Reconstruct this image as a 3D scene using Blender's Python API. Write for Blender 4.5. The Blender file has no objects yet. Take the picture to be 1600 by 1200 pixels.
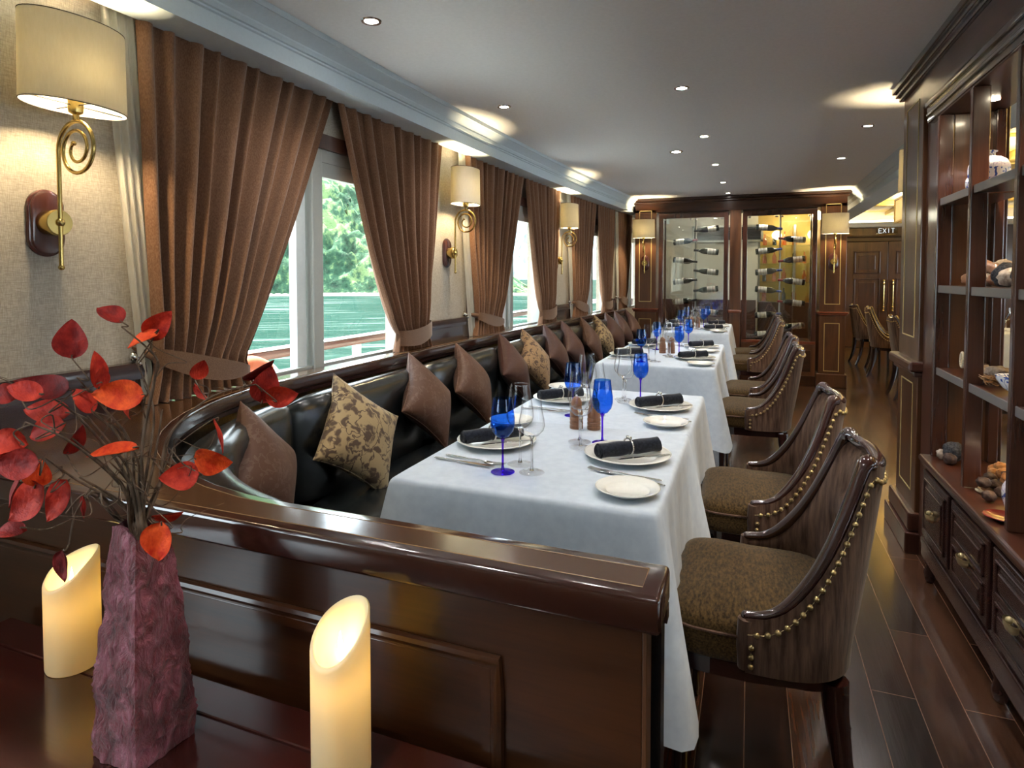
import bpy, bmesh, math, random
from mathutils import Vector, Matrix
random.seed(7)
PI = math.pi
sc = bpy.context.scene
COL = sc.collection

# ------------------------------------------------------------------ camera, world, sun, exposure
cam_data = bpy.data.cameras.new('camera'); cam = bpy.data.objects.new('camera', cam_data); COL.objects.link(cam)
cam.location = (0, 0, 1.32)
cam.rotation_euler = (math.radians(90 - 2.063), 0, math.radians(21.22))
cam_data.sensor_width = 36; cam_data.lens = 959.2 / 1600 * 36
cam_data.shift_y = -(600 - 466) / 1600
cam_data.clip_start = 0.05; cam_data.clip_end = 2000
sc.camera = cam
world = bpy.data.worlds.new('world'); sc.world = world; world.use_nodes = True
bg = world.node_tree.nodes['Background']; bg.inputs[0].default_value = (0.80, 0.90, 1.0, 1); bg.inputs[1].default_value = 4.1
sun_d = bpy.data.lights.new('sun', 'SUN'); sun_d.energy = 20.0; sun_d.angle = math.radians(3); sun_d.color = (1, .96, .88)
sun = bpy.data.objects.new('sun', sun_d); COL.objects.link(sun); sun.rotation_euler = Vector((.36, -.15, -.92)).to_track_quat('-Z', 'Y').to_euler()
vs = sc.view_settings
vs.view_transform = 'Standard'; vs.look = 'None'; vs.exposure = 1.5; vs.gamma = 1; vs.use_curve_mapping = False
sc.cycles.max_bounces = 9; sc.cycles.transparent_max_bounces = 40; sc.cycles.diffuse_bounces = 5
sc.cycles.caustics_reflective = False; sc.cycles.caustics_refractive = False
sc.cycles.sample_clamp_indirect = 4

def lamp(name, kind, loc, power, color, size=.05, rot=(0, 0, 0), spot=None, blend=1.0):
    d = bpy.data.lights.new(name, kind); d.energy = power; d.color = color
    if kind == 'AREA': d.size = size
    else: d.shadow_soft_size = size
    if spot: d.spot_size = math.radians(spot); d.spot_blend = blend
    o = bpy.data.objects.new(name, d); COL.objects.link(o); o.location = loc; o.rotation_euler = rot
    return o
WARM = (1, .77, .45); DAY = (.95, .97, 1.0); NEUT = (1, .90, .78)

# ------------------------------------------------------------------ mesh helpers
class MB:
    def __init__(s): s.v = []; s.f = []
    def add(s, vs_, fs, M=None):
        n = len(s.v)
        s.v += [tuple(M @ Vector(p)) if M else tuple(p) for p in vs_]
        s.f += [tuple(i + n for i in f) for f in fs]; return s
    def box(s, x0, x1, y0, y1, z0, z1, b=0.0, M=None):
        x0, x1 = min(x0, x1), max(x0, x1); y0, y1 = min(y0, y1), max(y0, y1); z0, z1 = min(z0, z1), max(z0, z1)
        b = min(b, (x1-x0)*.45, (y1-y0)*.45, (z1-z0)*.45)
        if b <= 0:
            return s.add([(x0,y0,z0),(x1,y0,z0),(x1,y1,z0),(x0,y1,z0),(x0,y0,z1),(x1,y0,z1),(x1,y1,z1),(x0,y1,z1)],
                [(0,3,2,1),(4,5,6,7),(0,1,5,4),(1,2,6,5),(2,3,7,6),(3,0,4,7)], M)
        bm = bmesh.new(); bmesh.ops.create_cube(bm, size=1)
        for q in bm.verts: q.co = Vector(((x0+x1)/2+q.co.x*(x1-x0), (y0+y1)/2+q.co.y*(y1-y0), (z0+z1)/2+q.co.z*(z1-z0)))
        bmesh.ops.bevel(bm, geom=bm.edges[:], offset=b, segments=2, profile=.5, affect='EDGES')
        bm.verts.index_update()
        s.add([q.co.copy() for q in bm.verts], [[q.index for q in f.verts] for f in bm.faces], M); bm.free(); return s
    def lathe(s, prof, n=24, M=None, sx=1, sy=1, close=True):
        V = []; F = []
        for r, z in prof:
            for i in range(n):
                a = 2*PI*i/n; V.append((r*math.cos(a)*sx, r*math.sin(a)*sy, z))
        m = len(prof)
        for j in range(m-1):
            for i in range(n):
                k = (i+1) % n; F.append((j*n+i, j*n+k, (j+1)*n+k, (j+1)*n+i))
        if close:
            F.append(tuple(reversed(range(n)))); F.append(tuple((m-1)*n+i for i in range(n)))
        return s.add(V, F, M)
    def tube(s, pts, r, n=8, closed=False, M=None, caps=True):
        pts = [Vector(p) for p in pts]; m = len(pts)
        rr = r if isinstance(r, (list, tuple)) else [r]*m
        V = []; F = []; up = None
        for i, p in enumerate(pts):
            if closed: t = pts[(i+1) % m]-pts[i-1]
            else: t = pts[min(i+1, m-1)]-pts[max(i-1, 0)]
            if t.length < 1e-9: t = Vector((0,0,1))
            t.normalize()
            if up is None:
                up = Vector((0,0,1)) if abs(t.z) < .9 else Vector((1,0,0))
            a = up - t*up.dot(t)
            if a.length < 1e-6: a = t.orthogonal()
            a.normalize(); b = t.cross(a); up = a
            for k in range(n):
                th = 2*PI*k/n; V.append(p + a*math.cos(th)*rr[i] + b*math.sin(th)*rr[i])
        for i in range(m if closed else m-1):
            j = (i+1) % m
            for k in range(n):
                l = (k+1) % n; F.append((i*n+k, i*n+l, j*n+l, j*n+k))
        if not closed and caps:
            F.append(tuple(reversed(range(n)))); F.append(tuple((m-1)*n+k for k in range(n)))
        return s.add(V, F, M)
    def grid(s, nu, nv, fn, M=None, closeu=False, closev=False):
        V = [fn(i/(nu if closeu else nu-1), j/(nv if closev else nv-1)) for i in range(nu) for j in range(nv)]; F = []
        for i in range(nu if closeu else nu-1):
            for j in range(nv if closev else nv-1):
                a = i*nv+j; b = ((i+1) % nu)*nv+j; jj = (j+1) % nv
                F.append((a, b, ((i+1) % nu)*nv+jj, i*nv+jj))
        return s.add(V, F, M)
    def sweep(s, path, prof, side, caps=True, closed=True):
        """profile points (n, z) swept along horizontal path; n measured along the side normal function"""
        V = []; F = []; m = len(prof)
        for i, p in enumerate(path):
            nx, ny = side(i)
            for (q, z) in prof: V.append((p[0]+nx*q, p[1]+ny*q, z))
        for i in range(len(path)-1):
            for k in range(m if closed else m-1):
                l = (k+1) % m; F.append((i*m+k, i*m+l, (i+1)*m+l, (i+1)*m+k))
        if caps and closed:
            F.append(tuple(reversed(range(m)))); F.append(tuple((len(path)-1)*m+k for k in range(m)))
        return s.add(V, F)
    def sphere(s, c, r, n=10, sx=1, sy=1, sz=1, M=None):
        prof = [(max(1e-5, r*math.sin(PI*i/n)), -r*math.cos(PI*i/n)*sz) for i in range(n+1)]
        MM = Matrix.Translation(Vector(c))
        return s.lathe(prof, n+4, (M @ MM) if M else MM, sx, sy)
    def prism(s, poly, z0, z1):
        n = len(poly)
        V = [(x, y, z0) for x, y in poly]+[(x, y, z1) for x, y in poly]
        F = [tuple(reversed(range(n))), tuple(range(n, 2*n))]+[(i, (i+1) % n, (i+1) % n+n, i+n) for i in range(n)]
        return s.add(V, F)
    def build(s, name, mat, parent=None, smooth=False, angle=40):
        me = bpy.data.meshes.new(name); me.from_pydata([tuple(v) for v in s.v], [], [f for f in s.f])
        me.validate(); me.update()
        bm = bmesh.new(); bm.from_mesh(me); bmesh.ops.recalc_face_normals(bm, faces=bm.faces[:])
        if smooth:
            for f in bm.faces: f.smooth = True
            lim = math.radians(angle)
            for e in bm.edges:
                if len(e.link_faces) == 2 and e.calc_face_angle(0) > lim: e.smooth = False
        bm.to_mesh(me); bm.free()
        me.materials.append(mat)
        o = bpy.data.objects.new(name, me); COL.objects.link(o)
        if parent: o.parent = parent
        return o

def thing(name, label, cat, loc=(0,0,0), rz=0, group=None):
    o = bpy.data.objects.new(name, None); COL.objects.link(o); o.empty_display_size = .1
    o.location = loc; o.rotation_euler = (0, 0, rz); o['label'] = label; o['category'] = cat
    if group: o['group'] = group
    return o
def tag(o, label, cat, group=None, loc=None, rz=None):
    o['label'] = label; o['category'] = cat
    if group: o['group'] = group
    if loc is not None: o.location = loc
    if rz is not None: o.rotation_euler = (0, 0, rz)
    return o
def struct(o): o['kind'] = 'structure'; return o
def dup(o, label, loc=None, rot=None, group=None, top=True, parent=None, scale=None):
    c = o.copy(); COL.objects.link(c)
    if parent: c.parent = parent
    if top:
        c['label'] = label
        if group: c['group'] = group
        if loc is not None: c.location = loc
        if rot is not None: c.rotation_euler = rot if isinstance(rot, tuple) else (0, 0, rot)
        if scale: c.scale = scale
    for ch in [q for q in bpy.data.objects if q.parent == o]: dup(ch, None, top=False, parent=c)
    return c

# ------------------------------------------------------------------ materials
def newmat(name):
    m = bpy.data.materials.new(name); m.use_nodes = True; nt = m.node_tree
    return m, nt, nt.nodes['Principled BSDF']
def N(nt, t, **kw):
    n = nt.nodes.new(t)
    for k, v in kw.items(): setattr(n, k, v)
    return n
def coords(nt, scale=(1,1,1), rot=(0,0,0)):
    tc = N(nt, 'ShaderNodeTexCoord'); mp = N(nt, 'ShaderNodeMapping')
    mp.inputs['Scale'].default_value = scale; mp.inputs['Rotation'].default_value = rot
    nt.links.new(tc.outputs['Object'], mp.inputs['Vector']); return mp.outputs['Vector']
def coords2(nt, rot, scale):
    a = coords(nt, (1,1,1), rot); mp = N(nt, 'ShaderNodeMapping'); mp.inputs['Scale'].default_value = scale; nt.links.new(a, mp.inputs['Vector']); return mp.outputs['Vector']
def noise(nt, vec, scale, detail=4, rough=.55, dist=0):
    n = N(nt, 'ShaderNodeTexNoise'); n.inputs['Scale'].default_value = scale; n.inputs['Detail'].default_value = detail
    n.inputs['Roughness'].default_value = rough; n.inputs['Distortion'].default_value = dist
    nt.links.new(vec, n.inputs['Vector']); return n.outputs['Fac']
def ramp(nt, fac, stops):
    r = N(nt, 'ShaderNodeValToRGB'); e = r.color_ramp.elements
    while len(e) < len(stops): e.new(.5)
    for i, (p, c) in enumerate(stops): e[i].position = p; e[i].color = (*c, 1)
    nt.links.new(fac, r.inputs['Fac']); return r.outputs['Color']
def bump(nt, h, bs, strength=.3, dist=.01):
    b = N(nt, 'ShaderNodeBump'); b.inputs['Strength'].default_value = strength; b.inputs['Distance'].default_value = dist
    nt.links.new(h, b.inputs['Height']); nt.links.new(b.outputs['Normal'], bs.inputs['Normal']); return b
def P(bs, **kw):
    names = dict(color='Base Color', rough='Roughness', metal='Metallic', coat='Coat Weight', coatr='Coat Roughness', sheen='Sheen Weight',
                 trans='Transmission Weight', sss='Subsurface Weight', spec='Specular IOR Level', ior='IOR')
    for k, v in kw.items():
        bs.inputs[names[k]].default_value = (*v, 1) if k == 'color' else v
def plain(name, color, rough=.5, **kw):
    m, nt, bs = newmat(name); P(bs, color=color, rough=rough, **kw)
    v = coords(nt); h = noise(nt, v, 60, 2)
    mx = N(nt, 'ShaderNodeMix', data_type='RGBA'); mx.blend_type = 'MULTIPLY'; mx.inputs['Factor'].default_value = .12
    mx.inputs['A'].default_value = (*color, 1); nt.links.new(ramp(nt, h, [(.3, (.6,.6,.6)), (.7, (1,1,1))]), mx.inputs['B'])
    nt.links.new(mx.outputs['Result'], bs.inputs['Base Color'])
    return m
def wood(name, dark, light, rough=.28, axis='X', scale=6, coat=.5, grain=1.0):
    m, nt, bs = newmat(name)
    st = {'X': (.12, 1, 1), 'Y': (1, .12, 1), 'Z': (1, 1, .12)}[axis]
    v = coords(nt, st); a = noise(nt, v, scale, 5, .6, 1.2)
    st2 = {'X': (.03, 1, 1), 'Y': (1, .03, 1), 'Z': (1, 1, .03)}[axis]
    v2 = coords(nt, st2); b = noise(nt, v2, scale*22, 3, .6)
    ad = N(nt, 'ShaderNodeMath', operation='MULTIPLY_ADD'); nt.links.new(b, ad.inputs[0]); ad.inputs[1].default_value = .35*grain; nt.links.new(a, ad.inputs[2])
    mid = tuple((p+q)/2 for p, q in zip(dark, light))
    c = ramp(nt, ad.outputs[0], [(.42, dark), (.62, mid), (.85, light)])
    nt.links.new(c, bs.inputs['Base Color'])
    P(bs, rough=rough, coat=coat, coatr=.12); bump(nt, b, bs, .08, .002)
    return m
def metal(name, color, rough=.25):
    m, nt, bs = newmat(name); P(bs, color=color, rough=rough, metal=1)
    v = coords(nt, (1, 1, 8)); h = noise(nt, v, 30, 2); bump(nt, h, bs, .05, .001); return m
def thinglass(name, tint=(1,1,1), refl=1.0, base=.03, rough=0.0, power=1.0):
    m = bpy.data.materials.new(name); m.use_nodes = True; nt = m.node_tree; nt.nodes.clear()
    out = N(nt, 'ShaderNodeOutputMaterial'); mix = N(nt, 'ShaderNodeMixShader')
    tr = N(nt, 'ShaderNodeBsdfTransparent'); gl = N(nt, 'ShaderNodeBsdfGlossy'); gl.inputs['Roughness'].default_value = rough
    lw = N(nt, 'ShaderNodeLayerWeight'); lw.inputs['Blend'].default_value = .5
    pw = N(nt, 'ShaderNodeMath', operation='POWER'); nt.links.new(lw.outputs['Facing'], pw.inputs[0]); pw.inputs[1].default_value = 4.2
    ma = N(nt, 'ShaderNodeMath', operation='MULTIPLY_ADD'); nt.links.new(pw.outputs[0], ma.inputs[0]); ma.inputs[1].default_value = .75*refl; ma.inputs[2].default_value = base
    # colour deepens at grazing view, as a wall of glass does
    cr = N(nt, 'ShaderNodeMix', data_type='RGBA'); nt.links.new(pw.outputs[0], cr.inputs['Factor'])
    cr.inputs['A'].default_value = (*tint, 1); cr.inputs['B'].default_value = (*[t**(1+1.5*power)*.92 for t in tint], 1)
    nt.links.new(cr.outputs['Result'], tr.inputs['Color'])
    nt.links.new(ma.outputs[0], mix.inputs['Fac']); nt.links.new(tr.outputs[0], mix.inputs[1]); nt.links.new(gl.outputs[0], mix.inputs[2])
    nt.links.new(mix.outputs[0], out.inputs['Surface']); return m
def emit(name, color, s):
    m = bpy.data.materials.new(name); m.use_nodes = True; nt = m.node_tree; nt.nodes.clear()
    out = N(nt, 'ShaderNodeOutputMaterial'); e = N(nt, 'ShaderNodeEmission'); e.inputs[0].default_value = (*color, 1); e.inputs[1].default_value = s
    nt.links.new(e.outputs[0], out.inputs['Surface']); return m
def fabric(name, c1, c2, scale=40, st=(1,1,1), rough=.9, sheen=.3, weave=400, bs_=.25):
    m, nt, bs = newmat(name); v = coords(nt, st); a = noise(nt, v, scale, 4, .6)
    nt.links.new(ramp(nt, a, [(.35, c1), (.65, c2)]), bs.inputs['Base Color']); P(bs, rough=rough, sheen=sheen, spec=.12)
    b = noise(nt, coords(nt, st), weave, 2); bump(nt, b, bs, bs_, .002); return m

M = {}
M['mahog'] = wood('mahogany', (.010,.003,.001), (.055,.018,.006), axis='X', coat=.25)
M['mahogY'] = wood('mahogany lengthwise', (.020,.007,.005), (.085,.028,.016), axis='Y')
M['mahogZ'] = wood('mahogany upright', (.035,.013,.006), (.125,.052,.022), axis='Z')
M['mahogZd'] = wood('dark mahogany upright', (.022,.007,.005), (.085,.028,.016), axis='Z')
M['mahogYd'] = wood('dark mahogany', (.014,.006,.006), (.05,.018,.015), axis='Y', rough=.22, coat=.8)
M['capwood'] = wood('cap wood', (.028,.010,.003), (.095,.040,.013), axis='X', rough=.2, coat=.9, scale=4)
M['capdark'] = wood('dark cap edge wood', (.010,.003,.002), (.045,.013,.007), axis='X', rough=.16, coat=1, scale=4)
M['table'] = wood('red table wood', (.014,.003,.002), (.055,.010,.007), axis='X', rough=.2, coat=.7, scale=3)
M['redwood'] = wood('reddish frame wood', (.026,.009,.006), (.075,.026,.015), axis='Z', rough=.25, coat=.6)
M['redwoodX'] = wood('reddish frame wood across', (.07,.016,.008), (.17,.045,.022), axis='X', rough=.25, coat=.6)
M['inlay'] = plain('gold inlay', (.62,.50,.22), .35, metal=.3)
M['paint'] = plain('ceiling paint', (.85,.865,.87), .9)
M['soffit'] = plain('pale blue grey soffit paint', (.62,.72,.77), .6)
M['cream'] = plain('cream paint', (.72,.68,.58), .8)
m, nt, bs = newmat('woven wallpaper'); M['wallp'] = m
v = coords(nt); w1 = noise(nt, coords(nt, (1, 1, .12)), 420, 2); w2 = noise(nt, coords(nt, (.12, .12, 1)), 420, 2)
mm = N(nt, 'ShaderNodeMath', operation='MULTIPLY'); nt.links.new(w1, mm.inputs[0]); nt.links.new(w2, mm.inputs[1])
nt.links.new(ramp(nt, mm.outputs[0], [(.12, (.34,.295,.235)), (.36, (.50,.45,.37))]), bs.inputs['Base Color']); P(bs, rough=.85); bump(nt, mm.outputs[0], bs, .4, .003)
M['curtain'] = fabric('brown linen curtain', (.165,.078,.041), (.26,.138,.080), 300, (1, 1, .4), .95, .35, 700)
M['tieback'] = fabric('brown linen tieback', (.125,.062,.034), (.20,.108,.062), 300, (1, 1, 1), .95, .35, 700)
m = fabric('sheer', (.80,.76,.64), (.90,.87,.78), 200, (1, 1, .1), .9, .2, 500); M['sheer'] = m
nt = m.node_tree; bs = nt.nodes['Principled BSDF']; out = nt.nodes['Material Output']
tl = N(nt, 'ShaderNodeBsdfTranslucent'); tl.inputs[0].default_value = (.85,.82,.7,1); tp = N(nt, 'ShaderNodeBsdfTransparent'); x1 = N(nt, 'ShaderNodeMixShader'); x2 = N(nt, 'ShaderNodeMixShader')
x1.inputs[0].default_value = .45; x2.inputs[0].default_value = .25
nt.links.new(bs.outputs[0], x1.inputs[1]); nt.links.new(tl.outputs[0], x1.inputs[2]); nt.links.new(x1.outputs[0], x2.inputs[1]); nt.links.new(tp.outputs[0], x2.inputs[2]); nt.links.new(x2.outputs[0], out.inputs['Surface'])
m = fabric('lamp shade fabric', (.80,.77,.68), (.88,.85,.77), 150, (1, 1, .2), .9, .1, 600, .15); M['shade'] = m
nt = m.node_tree; bs = nt.nodes['Principled BSDF']; out = nt.nodes['Material Output']
tl = N(nt, 'ShaderNodeBsdfTranslucent'); tl.inputs[0].default_value = (.56,.52,.39,1); x1 = N(nt, 'ShaderNodeMixShader'); x1.inputs[0].default_value = .6
nt.links.new(bs.outputs[0], x1.inputs[1]); nt.links.new(tl.outputs[0], x1.inputs[2]); nt.links.new(x1.outputs[0], out.inputs['Surface'])
m, nt, bs = newmat('black leather'); M['leather'] = m
vo = N(nt, 'ShaderNodeTexVoronoi'); vo.inputs['Scale'].default_value = 260; nt.links.new(coords(nt), vo.inputs['Vector'])
P(bs, color=(.008,.010,.011), rough=.25, coat=.3, coatr=.2); bump(nt, vo.outputs['Distance'], bs, .12, .002)
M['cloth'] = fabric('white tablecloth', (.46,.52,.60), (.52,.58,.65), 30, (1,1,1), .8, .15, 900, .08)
M['china'] = plain('white china', (.76,.755,.70), .18, coat=.5)
M['napkin'] = fabric('black napkin', (.006,.008,.015), (.018,.022,.034), 120, (1,1,1), .95, .2, 500)
M['silver'] = metal('silver', (.80,.79,.76), .18)
m, nt, bs = newmat('hammered silver'); M['hammered'] = m; P(bs, color=(.78,.77,.74), rough=.2, metal=1)
vo = N(nt, 'ShaderNodeTexVoronoi'); vo.inputs['Scale'].default_value = 420; nt.links.new(coords(nt), vo.inputs['Vector']); bump(nt, vo.outputs['Distance'], bs, .9, .004)
M['brass'] = metal('antique brass', (.55,.40,.14), .26)
M['nail'] = metal('dull brass nail', (.42,.31,.15), .38)
M['gold'] = metal('polished gold', (.90,.66,.25), .2)
M['palegold'] = plain('pale gold', (.62,.50,.27), .32, metal=.45)
M['chrome'] = metal('aluminium frame', (.55,.56,.55), .35)
M['alu'] = plain('grey aluminium frame', (.42,.43,.40), .4, metal=.4)
M['white'] = plain('white paint', (.82,.84,.85), .4)
M['clear'] = thinglass('clear glass', (1,1,1), .9, .014)
m = bpy.data.materials.new('solid glass'); m.use_nodes = True; nt = m.node_tree; nt.nodes.clear(); out = N(nt, 'ShaderNodeOutputMaterial'); g_ = N(nt, 'ShaderNodeBsdfGlass'); g_.inputs['IOR'].default_value = 1.45; g_.inputs['Roughness'].default_value = .02
nt.links.new(g_.outputs[0], out.inputs['Surface']); M['solidglass'] = m
M['pane'] = thinglass('window pane', (.97,.99,.98), .5, .03)
M['casepane'] = thinglass('wine case pane', (.95,.97,.96), .9, .13)
M['blue'] = thinglass('blue glass', (.36,.62,.98), .8, .04, 0, .6)
M['violet'] = thinglass('violet glass', (.30,.10,.90), .7, .05, 0, .3)
m, nt, bs = newmat('plank floor'); M['floor'] = m
br = N(nt, 'ShaderNodeTexBrick'); br.offset = .37; br.inputs['Scale'].default_value = 1; br.inputs['Brick Width'].default_value = 1.1; br.inputs['Row Height'].default_value = .125
br.inputs['Mortar Size'].default_value = .0012; br.inputs['Color1'].default_value = (.0,.0,.0,1); br.inputs['Color2'].default_value = (1,1,1,1); br.inputs['Mortar'].default_value = (0,0,0,1); br.inputs['Bias'].default_value = 0
nt.links.new(coords(nt, (1,1,1), (0,0,PI/2)), br.inputs['Vector'])
g = noise(nt, coords(nt, (1, .05, 1)), 70, 4, .6, .2)
mx = N(nt, 'ShaderNodeMath', operation='MULTIPLY_ADD'); nt.links.new(br.outputs['Color'], mx.inputs[0]); mx.inputs[1].default_value = .42; nt.links.new(g, mx.inputs[2])
c = ramp(nt, mx.outputs[0], [(.35, (.008,.004,.003)), (.65, (.030,.012,.007)), (.95, (.085,.036,.019))])
m2 = N(nt, 'ShaderNodeMix', data_type='RGBA'); nt.links.new(br.outputs['Fac'], m2.inputs['Factor']); nt.links.new(c, m2.inputs['A']); m2.inputs['B'].default_value = (.20,.13,.09,1)
nt.links.new(m2.outputs['Result'], bs.inputs['Base Color']); P(bs, rough=.22, coat=.6, coatr=.1); bump(nt, g, bs, .10, .003)
def floral(name, c1, c2, scale=13, contrast=.05, rough=.6, sheen=.3, mix=1.0):
    m, nt, bs = newmat(name); v = coords(nt)
    n1 = N(nt, 'ShaderNodeTexNoise'); n1.inputs['Scale'].default_value = scale*.8; nt.links.new(v, n1.inputs['Vector'])
    ad = N(nt, 'ShaderNodeMix', data_type='RGBA'); ad.blend_type = 'ADD'; ad.inputs['Factor'].default_value = .14; nt.links.new(v, ad.inputs['A']); nt.links.new(n1.outputs['Color'], ad.inputs['B'])
    vo = N(nt, 'ShaderNodeTexVoronoi'); vo.inputs['Scale'].default_value = scale; nt.links.new(ad.outputs['Result'], vo.inputs['Vector'])
    vr = N(nt, 'ShaderNodeTexVoronoi', feature='DISTANCE_TO_EDGE'); vr.inputs['Scale'].default_value = scale*.55; nt.links.new(ad.outputs['Result'], vr.inputs['Vector'])
    a = ramp(nt, vo.outputs['Distance'], [(.30, (1,1,1)), (.30+contrast, (0,0,0))]); b = ramp(nt, vr.outputs['Distance'], [(.015, (1,1,1)), (.03, (0,0,0))])
    mx = N(nt, 'ShaderNodeMath', operation='MAXIMUM'); nt.links.new(a, mx.inputs[0]); nt.links.new(b, mx.inputs[1])
    mk = N(nt, 'ShaderNodeMath', operation='MULTIPLY'); nt.links.new(mx.outputs[0], mk.inputs[0]); mk.inputs[1].default_value = mix
    c = N(nt, 'ShaderNodeMix', data_type='RGBA'); nt.links.new(mk.outputs[0], c.inputs['Factor']); c.inputs['A'].default_value = (*c1, 1); c.inputs['B'].default_value = (*c2, 1)
    nt.links.new(c.outputs['Result'], bs.inputs['Base Color']); P(bs, rough=rough, sheen=sheen, spec=.2)
    bump(nt, noise(nt, v, 350, 3), bs, .35, .003); return m
M['damask'] = floral('gold damask', (.34,.25,.135), (.085,.055,.038), 20, .2, .75, .1)
M['damask2'] = floral('bronze damask', (.34,.22,.12), (.11,.07,.05), 20, .06, .7, .1)
M['satin'] = floral('brown satin with faint sprays', (.088,.040,.024), (.19,.125,.10), 22, .01, .45, .05, .28)
M['satin2'] = floral('plum brown satin', (.070,.030,.022), (.13,.07,.06), 22, .01, .45, .05, .2)
M['velvet'] = fabric('brown chenille', (.040,.018,.010), (.135,.078,.052), 60, (1, 1, .10), .8, .15, 300, .4)
M['seatf'] = fabric('brown seat chenille', (.016,.008,.0015), (.085,.048,.013), 160, (1, .3, 1), .75, .12, 300, .4)
M['chairwood'] = wood('dark lacquered chair wood', (.010,.004,.004), (.035,.011,.009), axis='Z', rough=.12, coat=1)
# ------------------------------------------------------------------ the curved hull side
def sh(y): return .0075*max(0.0, y-2)**2
def sr(y): return .008*max(0.0, y-2.3)**2
KF = 1.093
def fore(p): return (p[0]*KF, p[1]*KF, 1.32+(p[2]-1.32)*KF)
YS = [-3.2, -2, -1, 0, 1, 2, 2.5, 3, 3.5, 4, 4.5, 5, 5.5, 6, 6.5, 7, 7.5, 8, 8.5, 9, 10, 11, 12, 13]
def ys(a, b, n=None):
    k = max(2, int((b-a)/.35)+1); return [a+(b-a)*i/(k-1) for i in range(k)]
def along(mb, prof, a, b, caps=True):
    """profile of (x offset from hull line, z) swept from y=a to y=b along the hull curve"""
    pa = [(sh(y), y) for y in ys(a, b)]; return mb.sweep(pa, prof, lambda i: (1, 0), caps)
def rect(x0, x1, z0, z1): return [(x0, z0), (x1, z0), (x1, z1), (x0, z1)]
XW = -1.935          # wall face
HC = 2.32           # ceiling height
struct(MB().box(-2.6, 7.2, -3.4, 13.4, -.1, 0).build('floor', M['floor']))
struct(MB().box(-2.6, 1.16, -3.4, 8.3, HC, HC+.1).build('ceiling', M['paint']))
struct(MB().box(-2.6, 1.16, 8.3, 13.4, HC, HC+.1).build('ceiling', M['paint']))
# hull wall: windows (y0, y1, mullion)
WIN = [(-2.5, .15, -1.1), (1.52, 3.16, 2.40), (4.04, 5.46, 4.80), (6.34, 7.62, 7.06), (8.10, 9.3, 8.75)]
ZS, ZH = .90, 1.93
edges = [-3.3]
for a, b, c in WIN: edges += [a, b]
edges += [13.3]
wb = MB(); lo = MB(); hi = MB()
for i in range(0, len(edges), 2): along(wb, rect(XW-.12, XW, .87, 2.32), edges[i], edges[i+1])
for a, b, c in WIN: along(wb, rect(XW-.12, XW, 2.00, 2.32), a, b)
along(wb, rect(XW-.12, XW, 0, .87), -3.3, 13.3)
wl = struct(wb.build('wall_left', M['wallp']))
# wainscot strips, jambs, window heads
for i in range(0, len(edges), 2):
    a, b = edges[i], edges[i+1]
    w = MB(); along(w, rect(XW-.01, XW+.018, .87, .975), a+.04, b-.04); along(w, [(XW-.01, .975), (XW+.032, .975), (XW+.036, 1.0), (XW+.03, 1.03), (XW-.01, 1.032)], a+.04, b-.04)
    struct(w.build('trim_%d' % (i//2+1), M['mahogYd'], smooth=True))
for i, (a, b, c) in enumerate(WIN):
    j = MB()
    for y in (a, b):
        j.box(XW+sh(y)-.054, XW+sh(y)+.022, y-.045 if y == a else y, y if y == a else y+.045, .87, 2.0, .004)
    along(j, rect(XW-.054, XW+.022, 1.93, 2.0), a-.04, b+.04)
    struct(j.build('trim_%d' % (i+11), M['mahogZd']))
    # frame in grey aluminium: outer frame, mullion pair and sashes
    f = MB(); X0, X1 = XW-.055, XW+.0
    along(f, rect(X0, X1, 1.87, 1.93), a, b); along(f, rect(X0, X1, .87, .895), a, b)
    along(f, rect(X0+.015, X1-.005, 1.80, 1.87), c+.03, b-.04)
    for y in (a+.025, b-.03): f.box(X0+sh(y), X1+sh(y)+.026, y-.03, y+.03, .87, 1.93, .004)
    f.box(X0+sh(c), X1+sh(c)+.01, c-.035, c+.04, .87, 1.93, .006)
    fo = struct(f.build('window_%d' % (i+1), M['alu']))
    s2 = MB()
    for y in (c-.075, a+.075): s2.box(X0+sh(c)-.015, X1+sh(c)-.025, y-.035, y+.03, .89, 1.88, .004)
    s2.build('sash_frame', M['white'], fo)
    g = MB(); along(g, rect(X0+.025, X0+.031, .89, 1.88), a+.03, b-.03); g.build('pane', M['pane'], fo)
    h = MB(); yy = b-.05; h.box(X1+sh(yy), X1+sh(yy)+.02, yy-.012, yy+.012, 1.2, 1.32, .004); h.build('latch', M['chrome'], fo)
# soffit with cornice
f = MB()
prof = [(-1.885, 2.16), (-1.735, 2.16), (-1.735, 2.225), (-1.728, 2.23), (-1.728, 2.237), (-1.72, 2.24), (-1.712, 2.255), (-1.712, 2.262), (-1.70, 2.275), (-1.682, 2.29), (-1.668, 2.30), (-1.660, 2.30), (-1.652, 2.319), (-1.885, 2.319)]
along(f, prof, -3.3, 13.3); struct(f.build('trim_21', M['soffit'], smooth=True, angle=25))
# right beam with cornice
f = MB(); bx = 1.16
prof = [(1.065, HC-.001), (1.078, 2.305), (1.09, 2.30), (1.10, 2.285), (1.118, 2.27), (1.13, 2.262), (1.13, 2.252), (1.142, 2.24), (1.148, 2.235), (bx, 2.23), (bx, 2.165), (1.385, 2.165), (1.385, 2.46), (bx, 2.46)]
pa = [(0, -3.3), (0, 13.2)]; f.sweep(pa, prof, lambda i: (1, 0)); struct(f.build('trim_22', M['soffit'], smooth=True, angle=25))
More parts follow.
